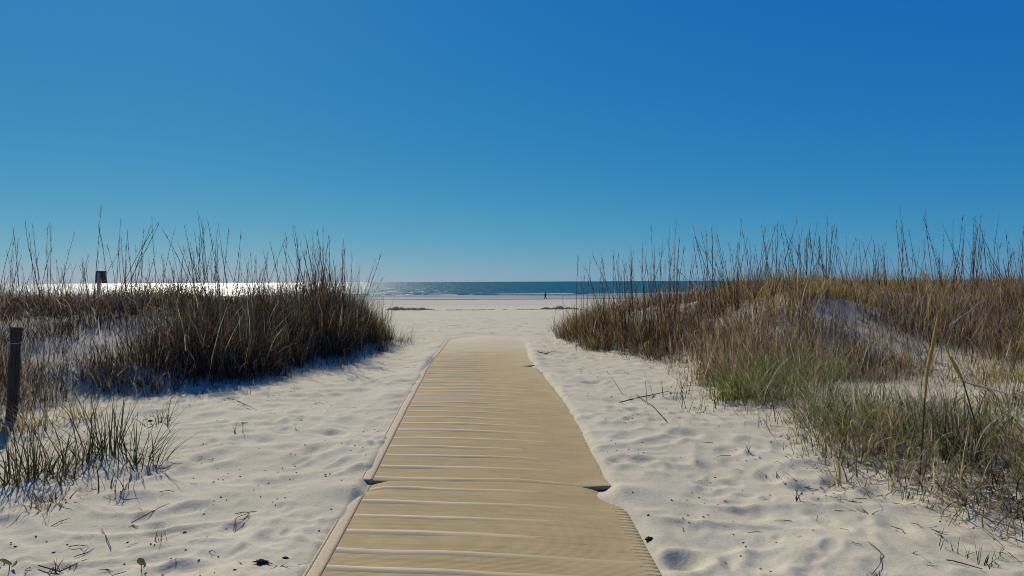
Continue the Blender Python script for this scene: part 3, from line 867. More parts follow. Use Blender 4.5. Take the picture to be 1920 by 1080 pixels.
# ------------------------------------------------------------------ sea oats: stalks with thinning seed heads
def stalk_mesh(seed):
    r = np.random.default_rng(seed)
    L = 1.0
    n = 8
    t = np.linspace(0, 1, n)
    bend = r.uniform(0.02, 0.16); a0 = r.uniform(-0.4, 0.4)
    pts = np.stack([bend * t ** 2.2, 0.03 * np.sin(t * 3 + a0) * t, t * L], 1)
    rad = np.interp(t, [0, 0.6, 1], [0.0050, 0.0037, 0.0013])
    V, Fq = tube(pts, rad, 3, False)
    T = np.tile(np.array(PAL['brown']) * r.uniform(0.9, 2.6), (len(V), 1))
    pile = Pile(); pile.add(V, Fq, T)
    # spikelets and remnants along the top third
    m = r.integers(6, 22)
    tt = r.uniform(0.62, 1.0, m)
    root = np.stack([np.interp(tt, t, pts[:, k]) for k in range(3)], 1)
    pile.add(*blades(root, r.uniform(0, 6.28, m), r.uniform(0.03, 0.10, m), r.uniform(0.08, 0.4, m), r.uniform(0.1, 0.9, m), r.uniform(0.003, 0.006, m),
                     colours(m, {'brown': 3, 'tan': 2, 'straw': 1}, r), 3, None, r))
    # one or two long dead leaves low on the stalk
    m = r.integers(1, 4)
    tt = r.uniform(0.12, 0.5, m)
    root = np.stack([np.interp(tt, t, pts[:, k]) for k in range(3)], 1)
    pile.add(*blades(root, r.uniform(0, 6.28, m), r.uniform(0.15, 0.32, m), r.uniform(0.15, 0.5, m), r.uniform(0.3, 1.6, m), r.uniform(0.005, 0.008, m),
                     colours(m, {'brown': 3, 'tan': 2}, r), 4, None, r))
    return pile.mesh('stalk')


STALKS = [stalk_mesh(600 + k) for k in range(14)]
for me in STALKS: me.materials.append(M_GRASS)


def leaf_mesh(seed, mix, n=46, L=(0.3, 0.65)):
    r = np.random.default_rng(seed)
    pile = Pile()
    root = np.stack([r.normal(0, 0.07, n), r.normal(0, 0.07, n), np.full(n, -0.02)], 1)
    pile.add(*blades(root, r.uniform(0, 6.28, n), r.uniform(*L, n), np.abs(r.normal(0, 0.3, n)), r.uniform(0.2, 1.4, n), r.uniform(0.006, 0.010, n), colours(n, mix, r), 4, r.normal(0, 0.5, n), r))
    me = pile.mesh('blades'); me.materials.append(M_GRASS)
    return me


LEAVES_L = [leaf_mesh(650 + k, {'dark': 3, 'brown': 4, 'red': 1, 'olive': 0.8}) for k in range(4)]
LEAVES_R = [leaf_mesh(660 + k, {'brown': 3, 'red': 3, 'tan': 2, 'olive': 1, 'gold': 0.8}) for k in range(4)]


def sea_oats(x, y, n, L, leaves, label, group, r, lean=(0.05, 0.05), spread=0.27):
    root = empty('sea_oats', (x, y, hgt(x, y) - 0.02), label, 'sea oats', group, r.uniform(0, 6.28))
    ca, sa = math.cos(root.rotation_euler.z), math.sin(root.rotation_euler.z)
    for k in range(n):
        o = obj('stalk', STALKS[r.integers(len(STALKS))], None, root)
        o.location = (r.normal(0, spread), r.normal(0, spread * 0.7), 0)
        ax = r.normal(lean[0], 0.12) + (r.uniform() < 0.12) * r.normal(0, 0.3); ay = r.normal(lean[1], 0.12) + (r.uniform() < 0.12) * r.normal(0, 0.3)
        o.rotation_euler = (ax, ay, r.uniform(0, 6.28))
        s = r.uniform(*L); o.scale = (s ** 0.5, s ** 0.5, s)
    o = obj('blades', leaves[r.integers(len(leaves))], None, root)
    o.scale = (1, 1, r.uniform(0.8, 1.2))
    return root


def crest_point(px, Y):
    X = (px - 960.0) / F * Y
    return X, Y


ro = np.random.default_rng(77)
L_SPOTS = [  # photo x, distance, stalks, longest, label
    (14, 12.4, 6, 1.55, 'sea oats at the left picture edge, behind the weathered post'),
    (78, 12.0, 7, 1.75, 'sea oats left of the sign with long leaning stalks'),
    (128, 12.6, 6, 1.35, 'short sea oats just left of the dark sign'),
    (228, 12.0, 9, 1.85, 'tall sea oats close to the right of the dark sign'),
    (268, 12.8, 8, 1.6, 'second sea oats cluster to the right of the dark sign'),
    (312, 12.3, 6, 1.25, None), (352, 12.9, 6, 1.3, None),
    (384, 11.6, 10, 1.75, 'tall dark sea oats cluster standing midway along the left dune'),
    (408, 12.4, 8, 1.7, None), (440, 11.9, 8, 1.55, None), (470, 12.8, 6, 1.2, None), (512, 12.4, 7, 1.45, None),
    (548, 12.0, 8, 1.3, None), (574, 12.6, 9, 1.5, None),
    (604, 12.2, 12, 1.75, 'thickest sea oats cluster near the path end of the left dune'),
    (626, 12.8, 11, 1.7, None), (648, 13.0, 10, 1.75, None), (664, 13.6, 7, 1.35, None),
    (712, 14.2, 2, 1.25, 'lone pair of thin sea oat stalks at the left dune tip'),
    (170, 13.4, 5, 1.2, None), (40, 13.4, 5, 1.3, None), (330, 14.0, 5, 1.3, None), (490, 14.0, 5, 1.4, None), (590, 14.2, 7, 1.5, None),
]
for px, Y, n, L, lab in L_SPOTS:
    if 560 < px < 690: L += 0.5; n += 3
    X, Y = crest_point(px, Y)
    sea_oats(X, Y, n + 4, (0.45 * L, 1.15 * L - 0.22), LEAVES_L, lab or 'dark sea oats standing along the left dune crest', 'sea oats on the left dune', ro, (0.0, 0.04))
R_SPOTS = [
    (1092, 15.4, 2, 0.55, 'few short sea oats at the path end of the right dune'),
    (1118, 14.6, 6, 1.2, 'sea oats leaning left at the right dune tip'),
    (1142, 14.0, 6, 1.3, None), (1172, 13.6, 7, 1.35, None), (1205, 13.4, 8, 1.25, None), (1232, 13.0, 7, 1.2, None), (1262, 13.5, 6, 1.2, None),
    (1298, 12.8, 7, 1.3, None),
    (1326, 12.2, 10, 1.6, 'tallest sea oats cluster on the right dune'),
    (1350, 12.6, 10, 1.5, None), (1382, 12.4, 8, 1.35, None), (1420, 12.6, 9, 1.3, None), (1446, 12.8, 9, 1.25, None), (1476, 12.4, 9, 1.2, None),
    (1506, 12.8, 10, 1.25, None), (1540, 12.6, 10, 1.2, None), (1570, 13.0, 9, 1.15, None), (1604, 12.6, 7, 1.05, None), (1632, 13.0, 6, 0.95, None),
    (1684, 12.4, 7, 1.15, None),
    (1722, 12.0, 7, 1.5, 'sea oats on the right dune with long stalks leaning left'),
    (1756, 13.0, 6, 1.0, None), (1796, 12.6, 8, 1.15, None), (1826, 12.4, 9, 1.35, None), (1858, 12.8, 8, 1.1, None),
    (1888, 12.2, 10, 1.25, 'dense sea oats near the right picture edge'),
    (1912, 12.6, 10, 1.25, 'sea oats cut by the right picture edge'), (1400, 14.0, 6, 1.2, None), (1460, 14.2, 6, 1.2, None), (1250, 14.6, 5, 1.2, None),
    (1530, 14.0, 6, 1.2, None), (1770, 14.0, 6, 1.2, None), (1870, 14.0, 6, 1.3, None),
]
for px, Y, n, L, lab in R_SPOTS:
    if px < 1310: L += 0.45; n += 2
    X, Y = crest_point(px, Y)
    sea_oats(X, Y, n + 4, (0.5 * L, 1.25 * L - 0.08), LEAVES_R, lab or 'brown sea oats standing along the right dune crest', 'sea oats on the right dune', ro, (0.0, -0.05))

# ------------------------------------------------------------------ single grass tufts that stand out
def tuft(px, py, n, L, mix, label, group=None, lean=0.55, bend=(0.1, 1.1), width=(0.006, 0.011), spread=0.07, seed=1, segs=5, stems=0):
    r = np.random.default_rng(seed)
    X, Y = at(px, py)
    root = empty('grass_tuft', (X, Y, hgt(X, Y)), label, 'grass', group)
    rp = np.stack([r.normal(0, spread, n), r.normal(0, spread, n), np.full(n, -0.015)], 1)
    az = np.arctan2(rp[:, 1], rp[:, 0]) + r.normal(0, 0.8, n)
    pile = Pile()
    pile.add(*blades(rp, az, r.uniform(*L, n), np.abs(r.normal(0, lean, n)), r.uniform(*bend, n), r.uniform(*width, n), colours(n, mix, r), segs, r.normal(0, 0.4, n), r))
    obj('blades', pile.mesh('blades'), M_GRASS, root)
    m = max(6, n // 3)
    rp = np.stack([r.normal(0, spread * 1.1, m), r.normal(0, spread * 1.1, m), np.full(m, -0.01)], 1)
    pile = Pile()
    pile.add(*blades(rp, r.uniform(0, 6.28, m), r.uniform(L[0] * 0.4, L[1] * 0.8, m), r.uniform(0.8, 1.35, m), r.uniform(0.1, 0.9, m), r.uniform(*width, m) * 0.9,
                     colours(m, {'tan': 2, 'brown': 2, 'straw': 1, 'dark': 1}, r), segs, r.normal(0, 0.6, m), r))
    obj('dead_blades', pile.mesh('dead_blades'), M_GRASS, root)
    return root


G1 = {'deep': 5, 'olive': 2.5, 'dark': 1.5, 'straw': 0.3}
G2 = {'olive': 3, 'lime': 1.5, 'tan': 1.2, 'gold': 0.6}
LT = 'tufts on the sand at the lower left'
tuft(62, 892, 54, (0.30, 0.74), G1, 'dark green tuft at the left edge casting a long shadow', LT, seed=1, spread=0.09)
tuft(22, 905, 44, (0.28, 0.62), G1, 'grass tuft cut by the left picture edge on the sand', LT, seed=2, spread=0.09)
tuft(112, 880, 34, (0.28, 0.60), {**G1, 'gold': 2}, 'yellowish tuft between the two dark tufts at lower left', LT, seed=3)
tuft(200, 852, 60, (0.32, 0.78), G1, 'largest spreading tuft on the sand below the left dune', LT, seed=4, spread=0.08, lean=0.5)
tuft(160, 868, 30, (0.28, 0.62), G1, 'thin tuft beside the largest spreading tuft at lower left', LT, seed=5)
tuft(272, 880, 26, (0.25, 0.56), G1, 'sparse tuft farthest right among the lower left tufts', LT, seed=6, lean=0.55)
tuft(98, 946, 40, (0.10, 0.24), {'sage': 2, 'tan': 2, 'grey': 1, 'olive': 1}, 'low curled pale tuft in front of the lower left tufts', LT, seed=7, bend=(0.8, 2.4), spread=0.09)
tuft(220, 922, 14, (0.12, 0.30), G1, 'few dark blades in front of the largest spreading tuft', LT, seed=8, lean=0.6)
tuft(60, 800, 60, (0.22, 0.50), {'gold': 2, 'olive': 2, 'tan': 2, 'brown': 1}, 'golden olive tuft at the foot of the weathered post', LT, seed=9, bend=(0.4, 1.6), spread=0.12)
tuft(30, 812, 60, (0.25, 0.6), {'straw': 2, 'tan': 2, 'olive': 2, 'gold': 1}, 'straw coloured tuft leaning in front of the weathered post', LT, seed=12, bend=(0.4, 2.0), spread=0.14)
tuft(240, 868, 30, (0.28, 0.62), G1, 'thin dark tuft just right of the largest spreading tuft', LT, seed=13, lean=0.5)
tuft(118, 905, 26, (0.22, 0.5), G1, 'dark tuft between the curled pale tuft and the dune foot', LT, seed=14, lean=0.55)
tuft(6, 770, 60, (0.3, 0.7), {'dark': 3, 'brown': 2, 'tan': 1, 'straw': 1}, 'dark tuft half hiding the weathered post at the left edge', LT, seed=15, bend=(0.3, 1.6), spread=0.16)
tuft(150, 785, 50, (0.22, 0.46), G2, 'olive tuft where the left dune meets the sand', LT, seed=10, bend=(0.3, 1.4), spread=0.12)
tuft(300, 792, 22, (0.15, 0.36), G1, 'small thin tuft near the foot of the left dune', LT, seed=11, lean=0.6)

RT = 'tufts along the right side of the path'
tuft(1368, 752, 90, (0.22, 0.48), {'lime': 3, 'green': 3, 'olive': 1}, 'bright yellow green tuft at the sand edge right of the path', RT, seed=21, spread=0.12, lean=0.35)
tuft(1415, 742, 80, (0.25, 0.50), {'green': 2, 'olive': 2, 'sage': 2}, 'green tuft just behind the bright yellow green one', RT, seed=22, spread=0.13)
tuft(1465, 752, 80, (0.25, 0.52), {'sage': 3, 'lime': 1.5, 'straw': 1}, 'grey green tuft right of the bright yellow green one', RT, seed=23, spread=0.14, bend=(0.3, 1.4))
tuft(1532, 796, 90, (0.25, 0.50), {'deep': 1, 'sage': 3, 'lime': 1, 'straw': 2}, 'dark sage tuft leaning over the sand slope', RT, seed=24, spread=0.14, bend=(0.4, 1.6))
tuft(1590, 862, 80, (0.22, 0.45), {'sage': 2, 'grey': 3, 'tan': 2}, 'grey curly tuft at the corner of the sand slope', RT, seed=25, spread=0.13, bend=(0.8, 2.6))
tuft(1570, 900, 26, (0.15, 0.34), {'straw': 2, 'olive': 2, 'tan': 1}, 'small straw tuft lowest on the sand slope', RT, seed=26, spread=0.05)
tuft(1660, 846, 60, (0.22, 0.48), {'sage': 3, 'straw': 2, 'tan': 2}, 'sage tuft on the bank beside the bare hollow', RT, seed=27, spread=0.12)
tuft(1795, 862, 80, (0.30, 0.62), {'deep': 4, 'olive': 2}, 'upright dark green tuft in the right foreground', RT, seed=28, spread=0.09, lean=0.22, bend=(0.0, 0.7))
tuft(1730, 830, 26, (0.28, 0.58), {'deep': 3, 'olive': 2, 'brown': 1}, 'thin upright tuft below the golden reed', RT, seed=29, spread=0.1, lean=0.25, bend=(0.0, 0.6))
tuft(1875, 800, 60, (0.18, 0.36), {'green': 4, 'lime': 1}, 'small fresh green tuft near the right picture edge', RT, seed=30, spread=0.12)
tuft(1895, 760, 80, (0.28, 0.55), {'lime': 2, 'olive': 2, 'straw': 1}, 'yellow green tuft cut by the right picture edge', RT, seed=31, spread=0.16, bend=(0.4, 1.6))
tuft(1625, 712, 60, (0.18, 0.36), {'gold': 3, 'tan': 2, 'olive': 1}, 'small golden tuft at the back of the bare hollow', RT, seed=32, spread=0.12)
tuft(1125, 652, 90, (0.18, 0.40), {'green': 3, 'lime': 2, 'olive': 2}, 'fresh green tuft at the foot of the right dune by the mat end', RT, seed=33, spread=0.16)
tuft(1045, 622, 60, (0.20, 0.48), {'olive': 3, 'lime': 1, 'straw': 1}, 'olive tuft at the very tip of the right dune', RT, seed=34, spread=0.2)
tuft(1258, 745, 14, (0.20, 0.45), {'deep': 3, 'olive': 2, 'dark': 1}, 'sparse thin stems on open sand right of the mat', RT, seed=35, spread=0.18, lean=0.35, bend=(0, 0.5))
tuft(1310, 772, 18, (0.20, 0.46), {'deep': 3, 'olive': 2, 'dark': 1}, 'sparse stems just left of the bright yellow green tuft', RT, seed=36, spread=0.18, lean=0.4, bend=(0, 0.6))
tuft(1850, 945, 80, (0.22, 0.48), {'tan': 2, 'grey': 2, 'straw': 2, 'brown': 1}, 'big looping pale dead tuft at the lower right edge', RT, seed=37, spread=0.16, lean=0.8, bend=(1.4, 4.2), segs=8)
tuft(1740, 905, 60, (0.20, 0.42), {'tan': 2, 'grey': 1, 'brown': 2, 'red': 1}, 'looping brown dead tuft in the lower right tangle', RT, seed=38, spread=0.16, lean=0.8, bend=(1.2, 4.0), segs=8)
tuft(748, 640, 60, (0.22, 0.50), {'olive': 3, 'lime': 1, 'green': 1, 'straw': 1}, 'olive green tuft at the very tip of the left dune', 'tufts at the left dune tip', seed=39, spread=0.18)

# ------------------------------------------------------------------ golden reed in the right foreground
X, Y = at(1722, 905)
reed = empty('golden_reed', (X, Y, hgt(X, Y) - 0.02), 'tall golden sheathed reed with dark lower stem in the right foreground', 'reed')


def reed_part(name, px_pts, radii, mat, sides=6):
    P = [((px - 960.0) / F * yy - X, yy - Y, ZC - (py - y_h(px)) / F * yy - (hgt(X, Y) - 0.02)) for px, py, yy in px_pts]
    t = np.linspace(0, 1, len(P)); tt = np.linspace(0, 1, 14)
    P = np.array(P); Q = np.stack([np.interp(tt, t, P[:, k]) for k in range(3)], 1)
    V, Fq = tube(Q, np.interp(tt, np.linspace(0, 1, len(radii)), radii), sides)
    return obj(name, mesh_from(name, V, Fq), mat, reed)


yb = Y
reed_part('stem', [(1722, 908, yb), (1727, 840, yb), (1733, 745, yb)], [0.006, 0.005, 0.006], M_TWIG)
reed_part('sheath', [(1733, 750, yb), (1737, 700, yb), (1750, 640, yb), (1760, 585, yb)], [0.007, 0.013, 0.015, 0.008], M_GOLD)
reed_part('leaf', [(1760, 590, yb), (1748, 560, yb + 0.05), (1730, 535, yb + 0.1)], [0.005, 0.004, 0.001], M_GOLD)
reed_part('leaf', [(1760, 590, yb), (1770, 560, yb - 0.05), (1778, 530, yb - 0.1)], [0.005, 0.004, 0.001], M_GOLD)
reed_part('leaf', [(1760, 600, yb), (1768, 640, yb), (1785, 680, yb)], [0.004, 0.004, 0.004], M_GOLD)
reed_part('seed_head', [(1782, 668, yb), (1792, 690, yb), (1808, 720, yb)], [0.005, 0.016, 0.004], M_GOLD, 8)
reed_part('stem', [(1804, 712, yb), (1818, 760, yb), (1838, 830, yb + 0.05), (1852, 900, yb + 0.1)], [0.006, 0.005, 0.005, 0.004], M_TWIG)
reed_part('leaf', [(1736, 690, yb), (1718, 655, yb), (1705, 630, yb)], [0.006, 0.005, 0.002], M_PALE)
reed_part('leaf', [(1806, 716, yb), (1850, 728, yb - 0.1), (1915, 745, yb - 0.3)], [0.006, 0.006, 0.003], M_PALE)

# ------------------------------------------------------------------ posts, sign, branch
def lumpy_post(name, X, Y, h, w, mat, label, band=False, lean=0.02, seed=1):
    r = np.random.default_rng(seed)
    z = hgt(X, Y) - 0.25
    root = empty(name, (X, Y, hgt(X, Y)), label, 'post', 'old fence posts in the left dune')
    n = 14; zz = np.linspace(-0.25, h, n)
    pts = np.stack([lean * (zz + 0.25) + 0.004 * r.normal(0, 1, n), 0.01 * (zz + .25), zz], 1)
    rad = w * 0.5 * (1 + 0.04 * r.normal(0, 1, n))
    sides = 14
    V, Fq = tube(pts, rad, sides)
    # flattened, split faces
    a = np.arctan2(V[:, 1] - np.repeat(pts[:, 1], sides).tolist() + [0] * 0 if False else V[:len(pts) * sides, 1] - np.repeat(pts[:, 1], sides), V[:len(pts) * sides, 0] - np.repeat(pts[:, 0], sides))
    k = 1 - 0.10 * np.abs(np.sin(a * 2.5 + 0.6)) ** 3
    c = np.repeat(pts, sides, 0)
    V[:len(c)] = c + (V[:len(c)] - c) * k[:, None]
    shaft = obj('shaft', mesh_from('shaft', V[:len(c)], Fq), mat, root)
    # sawn top, slightly dished
    top = V[len(c) - sides:len(c)]
    cen = top.mean(0) + np.array([0, 0, -0.006]); inner = cen + (top - cen) * 0.93 + np.array([0, 0, 0.008])
    VV = np.vstack([top, inner, cen[None]])
    q = np.arange(sides); q2 = (q + 1) % sides
    Fs = np.concatenate([np.stack([q, q2, sides + q2, sides + q], 1), np.stack([sides + q, sides + q2, np.full(sides, 2 * sides), np.full(sides, 2 * sides)], 1)[:, [0, 1, 2, 2]]])
    me = bpy.data.meshes.new('cut_top')
    me.from_pydata(VV.tolist(), [], [tuple(f[:4]) if len(set(f)) == 4 else tuple(dict.fromkeys(f)) for f in Fs.tolist()])
    obj('cut_top', me, mat, root)
    if band:
        zb = h - 0.16
        ang = np.linspace(0, 2 * math.pi, 25)
        x0_ = lean * (zb + .25)
        P = np.stack([x0_ + (w * 0.5 + 0.002) * np.cos(ang), 0.01 * zb + (w * 0.5 + 0.002) * np.sin(ang), np.full(25, zb) + 0.004 * np.sin(ang)], 1)
        V, Fq = tube(P, np.full(25, 0.004), 5)
        obj('wire_band', mesh_from('wire_band', V, Fq), M_PALE, shaft)
    return root


X, Y = at(18, 788)
lumpy_post('wooden_post', X, Y, (788 - 616) / F * Y, 19 / F * Y, M_WOOD, 'weathered round wooden post with wire band at the left picture edge', True, 0.05, 1)
Y2 = 11.3; X2 = (496 - 960) / F * Y2
ztop = ZC - (607 - 528) / F * Y2
lumpy_post('wooden_post', X2, Y2, ztop - hgt(X2, Y2) if ztop - hgt(X2, Y2) > 0.35 else 0.6, 14 / F * Y2, M_WOOD, 'short dark wooden post half hidden in left dune scrub', False, 0.0, 2)


def box(c, s):
    V = np.array([[x, y, z] for x in (-1, 1) for y in (-1, 1) for z in (-1, 1)], float) * np.array(s) * 0.5 + np.array(c)
    return V, np.array([[0, 1, 3, 2], [4, 6, 7, 5], [0, 4, 5, 1], [2, 3, 7, 6], [0, 2, 6, 4], [1, 5, 7, 3]])


YS = 19.0; XS = (187 - 960) / F * YS
zg = hgt(XS, YS)
sz1 = ZC - (508 - y_h(187)) / F * YS; sz0 = ZC - (531 - y_h(187)) / F * YS
sign = empty('beach_sign', (XS, YS, zg), 'small dark square sign on a pale post behind the left dune', 'sign')
wS = 20 / F * YS
V, Fq = box((0.02, 0.035, (sz0 + sz1) / 2 - zg), (wS, 0.02, sz1 - sz0))
me = mesh_from('panel', V, Fq, smooth=False)
sign_panel = o = obj('panel', me, M_SIGN, sign)
bv = o.modifiers.new('bevel', 'BEVEL'); bv.width = 0.012; bv.segments = 3
V, Fq = box((-0.02, -0.012, (sz1 - zg - 0.05 - 0.4) / 2), (0.075, 0.07, sz1 - zg - 0.05 + 0.4))
o = obj('post', mesh_from('post', V, Fq, smooth=False), M_SIGNPOST, sign)
bv = o.modifiers.new('bevel', 'BEVEL'); bv.width = 0.008; bv.segments = 2
for dz in (0.08, 0.26):
    V, Fq = tube(np.array([[-0.02, -0.052, sz1 - zg - dz], [-0.02, -0.046, sz1 - zg - dz]]), [0.012, 0.012], 8)
    obj('bolt', mesh_from('bolt', V, Fq), M_SIGN, sign_panel)


def branch(name, pts, radii, mat, label, cat='branch', twigs=(), group=None):
    """pts: (photo x, photo y, distance or None, height above ground or None)"""
    P = []
    for px, py, dist in pts:
        if dist is None:
            X, Y = at(px, py); P.append((X, Y, hgt(X, Y) + 0.012))
        else:
            P.append(((px - 960.0) / F * dist, dist, ZC - (py - y_h(px)) / F * dist))
    if name == 'stick': radii = [0.65 * v for v in radii]
    P = np.array(P); loc = P[0].copy()
    P = P - loc
    t = np.linspace(0, 1, len(P)); tt = np.linspace(0, 1, max(7, 3 * len(P)))
    Q = np.stack([np.interp(tt, t, P[:, k]) for k in range(3)], 1)
    Q += 0.10 * radii[0] * np.random.default_rng(int(abs(loc[0]) * 997)).normal(0, 3.0, Q.shape)
    V, Fq = tube(Q, np.interp(tt, np.linspace(0, 1, len(radii)), radii), 5)
    o = obj(name, mesh_from(name, V, Fq), mat, None, tuple(loc))
    return tag(o, label, cat, group)


branch('branch', [(478, 660, 11.0), (506, 636, 10.9), (534, 617, 10.8)], [0.020, 0.016, 0.008], M_PALE, 'pale bare branch leaning across the left dune scrub')
branch('branch', [(1785, 608, 8.6), (1815, 586, 8.7), (1846, 561, 8.8)], [0.010, 0.010, 0.006], M_PALE, 'pale straight stick slanting up through the right dune scrub')
branch('branch', [(1510, 655, 9.2), (1560, 653, 9.1), (1590, 634, 9.2)], [0.012, 0.010, 0.005], M_PALE, 'bent pale stick lying below the bare sand face')

# ------------------------------------------------------------------ litter on the sand
STK = 'dry sticks lying on the sand'
branch('stick', [(1134, 690, None), (1150, 715, None), (1166, 742, None)], [0.006, 0.006, 0.004], M_TWIG, 'thin grass stem pointing up the sand right of the mat', 'stick', group=STK)
branch('stick', [(1160, 753, None), (1205, 745, None), (1256, 736, None)], [0.009, 0.010, 0.006], M_TWIG, 'dark stick lying across the sand right of the mat', 'stick', group=STK)
branch('stick', [(1192, 742, None), (1225, 768, None), (1250, 795, None)], [0.006, 0.007, 0.007], M_TWIG, 'stick slanting down right from the dark crosswise stick', 'stick', group=STK)
branch('stick', [(1432, 788, 6.6), (1448, 820, 6.55), (1463, 856, 6.45)], [0.004, 0.006, 0.006], M_TWIG, 'dark stem leaning upright out of the right sand slope', 'stick', group=STK)
branch('stick', [(1007, 667, None), (1022, 665, None), (1041, 661, None)], [0.012, 0.012, 0.006], M_TWIG, 'short stick beside the far right end of the mat', 'stick', group=STK)
branch('stick', [(1531, 966, 4.55), (1527, 990, 4.5), (1533, 1012, 4.48), (1545, 1035, 4.42)], [0.003, 0.004, 0.004, 0.003], M_TWIG, 'crooked upright twig on the sand at lower right', 'stick', group=STK)
branch('stick', [(1765, 963, 4.6), (1765, 1001, 4.55)], [0.004, 0.004], M_TWIG, 'short straight stem standing in the sand at lower right', 'stick', group=STK)
branch('stick', [(1625, 1026, None), (1650, 1042, None), (1648, 1060, None), (1632, 1078, None)], [0.003, 0.004, 0.003, 0.003], M_TWIG, 'arched thin twig near the bottom right', 'stick', group=STK)
branch('stick', [(1772, 1056, None), (1800, 1062, None), (1840, 1078, None)], [0.005, 0.006, 0.004], M_TWIG, 'forked dark stem at the bottom right corner', 'stick', group=STK)
branch('stick', [(244, 982, None), (280, 965, None), (316, 951, None)], [0.005, 0.005, 0.002], M_TWIG, 'straight dark stem on the sand in front of the left tufts', 'stick', group=STK)
branch('stick', [(436, 992, None), (440, 975, None), (466, 968, None), (455, 978, None), (438, 984, None)], [0.004, 0.004, 0.003, 0.003, 0.002], M_TWIG, 'small looped grass blade on the left sand', 'stick', group=STK)
branch('stick', [(70, 1062, None), (110, 1070, None), (160, 1048, None)], [0.006, 0.006, 0.003], M_TWIG, 'curved stem lying between the two green seedlings', 'stick', group=STK)
branch('stick', [(188, 990, None), (198, 1010, None), (206, 1030, None)], [0.003, 0.004, 0.004], M_TWIG, 'dark twig above the green seedlings at lower left', 'stick', group=STK)
branch('stick', [(420, 743, None), (450, 757, None), (480, 770, None)], [0.007, 0.006, 0.003], M_TWIG, 'long twig on the sand below the left dune scrub', 'stick', group=STK)


def sprig_mesh(seed, flat):
    r = np.random.default_rng(seed)
    n = r.integers(5, 11)
    pile = Pile()
    root = np.stack([r.normal(0, 0.022, n), r.normal(0, 0.022, n), np.full(n, -0.004)], 1)
    lean = r.uniform(0.9, 1.45, n) if flat else np.abs(r.normal(0, 0.55, n))
    pile.add(*blades(root, r.normal(r.uniform(0, 6.28), 1.2, n), r.uniform(0.05, 0.15, n), lean, r.uniform(-0.1, 0.5, n), r.uniform(0.004, 0.008, n),
                     colours(n, {'dark': 4, 'brown': 2, 'deep': 1}, r), 4, r.normal(0, 1.2, n), r))
    me = pile.mesh('dry_sprig'); me.materials.append(M_GRASS)
    return me


def twig_mesh(seed):
    r = np.random.default_rng(seed)
    n = 7; L = r.uniform(0.07, 0.20)
    h = r.uniform(-1.1, 1.1) * np.linspace(0, 1, n) + 0.25 * r.normal(0, 1, n)
    pts = np.cumsum(np.stack([np.cos(h), np.sin(h), np.zeros(n)], 1) * L / n, 0)
    pts -= pts.mean(0); pts[:, 2] = 0.004 + 0.010 * np.abs(r.normal(0, 1)) * np.sin(np.linspace(0, 3.1, n))
    rad = np.interp(np.linspace(0, 1, n), [0, 0.5, 1], [0.0022, 0.0027, 0.001])
    parts = [tube(pts, rad, 4)]
    if r.uniform() < 0.6:
        k = r.integers(2, 5); a = h[k] + r.choice([-0.8, 0.8])
        q = pts[k] + np.linspace(0, 1, 4)[:, None] * np.array([math.cos(a), math.sin(a), 0.15]) * L * 0.4
        parts.append(tube(q, [0.0026, 0.002, 0.002, 0.001], 4))
    V, Fq = merge(parts)
    me = mesh_from('twig', V, Fq); me.materials.append(M_TWIG)
    return me


SPR = [sprig_mesh(700 + k, k % 2 == 0) for k in range(8)]
TWG = [twig_mesh(720 + k) for k in range(10)]
rl = np.random.default_rng(99)


def litter(n, region, label_sprig, label_twig, group_s, group_t, share):
    c = 0
    while c < n:
        px = rl.uniform(region[0], region[1]); py = rl.uniform(region[2], region[3])
        X, Y = at(px, py)
        if under_mat(np.array([X]), np.array([Y]))[0] > 0.01 or s_right(X, Y) > 0.1 or s_left(X, Y) > 0.1: continue
        if rl.uniform() > region[4](X, Y): continue
        sp = rl.uniform() < share
        me = SPR[rl.integers(len(SPR))] if sp else TWG[rl.integers(len(TWG))]
        o = obj('dry_sprig' if sp else 'twig', me, None, None, (X, Y, hgt(X, Y)))
        o.rotation_euler = (0, 0, rl.uniform(0, 6.28))
        s = rl.uniform(0.6, 1.15); o.scale = (s, s, s)
        tag(o, label_sprig if sp else label_twig, 'dry grass' if sp else 'twig', group_s if sp else group_t)
        c += 1


litter(100, (1120, 1900, 690, 1078, lambda X, Y: 0.08 + 0.92 * float(sstep(-1.3, -0.1, s_right(X, Y)))), 'small dark dry sprig on the sand between mat and right dune', 'short dark twig on the sand between mat and right dune',
       'dry sprigs on the right sand', 'twigs on the right sand', 0.5)
litter(64, (5, 700, 700, 1078, lambda X, Y: 0.12 + 0.88 * float(sstep(-1.6, -3.2, X))), 'small dark dry sprig on the sand left of the mat', 'short dark twig on the sand left of the mat',
       'dry sprigs on the left sand', 'twigs on the left sand', 0.4)

# specks: crumbs of bark and seed far too many and small to count
r = np.random.default_rng(55)
N = 3600
Y = 2.2 + 24 * r.uniform(0, 1, N) ** 1.7; X = r.uniform(-1, 1, N) * (1.2 + 0.55 * Y)
cl = fbm(X / 0.5, Y / 0.5, 801, 2)
k = (under_mat(X, Y) < 0.02) & (s_left(X, Y) < 0.4) & (s_right(X, Y) < 0.4) & (cl > -0.1)
X = X[k]; Y = Y[k]; N = len(X)
c = np.stack([X, Y, height(X, Y) + 0.003], 1)
s = r.uniform(0.003, 0.009, (N, 3)) * np.array([1, 1, 0.6])
oct_ = np.array([[1, 0, 0], [0, 1, 0], [-1, 0, 0], [0, -1, 0], [0, 0, 1], [0, 0, -1]], float)
a = r.uniform(0, 6.28, N)
P = oct_[None] * s[:, None, :] * np.array([1.6, 1, 1])
Px = P[..., 0] * np.cos(a)[:, None] - P[..., 1] * np.sin(a)[:, None]; Py = P[..., 0] * np.sin(a)[:, None] + P[..., 1] * np.cos(a)[:, None]
V = (np.stack([Px, Py, P[..., 2]], -1) + c[:, None, :]).reshape(-1, 3)
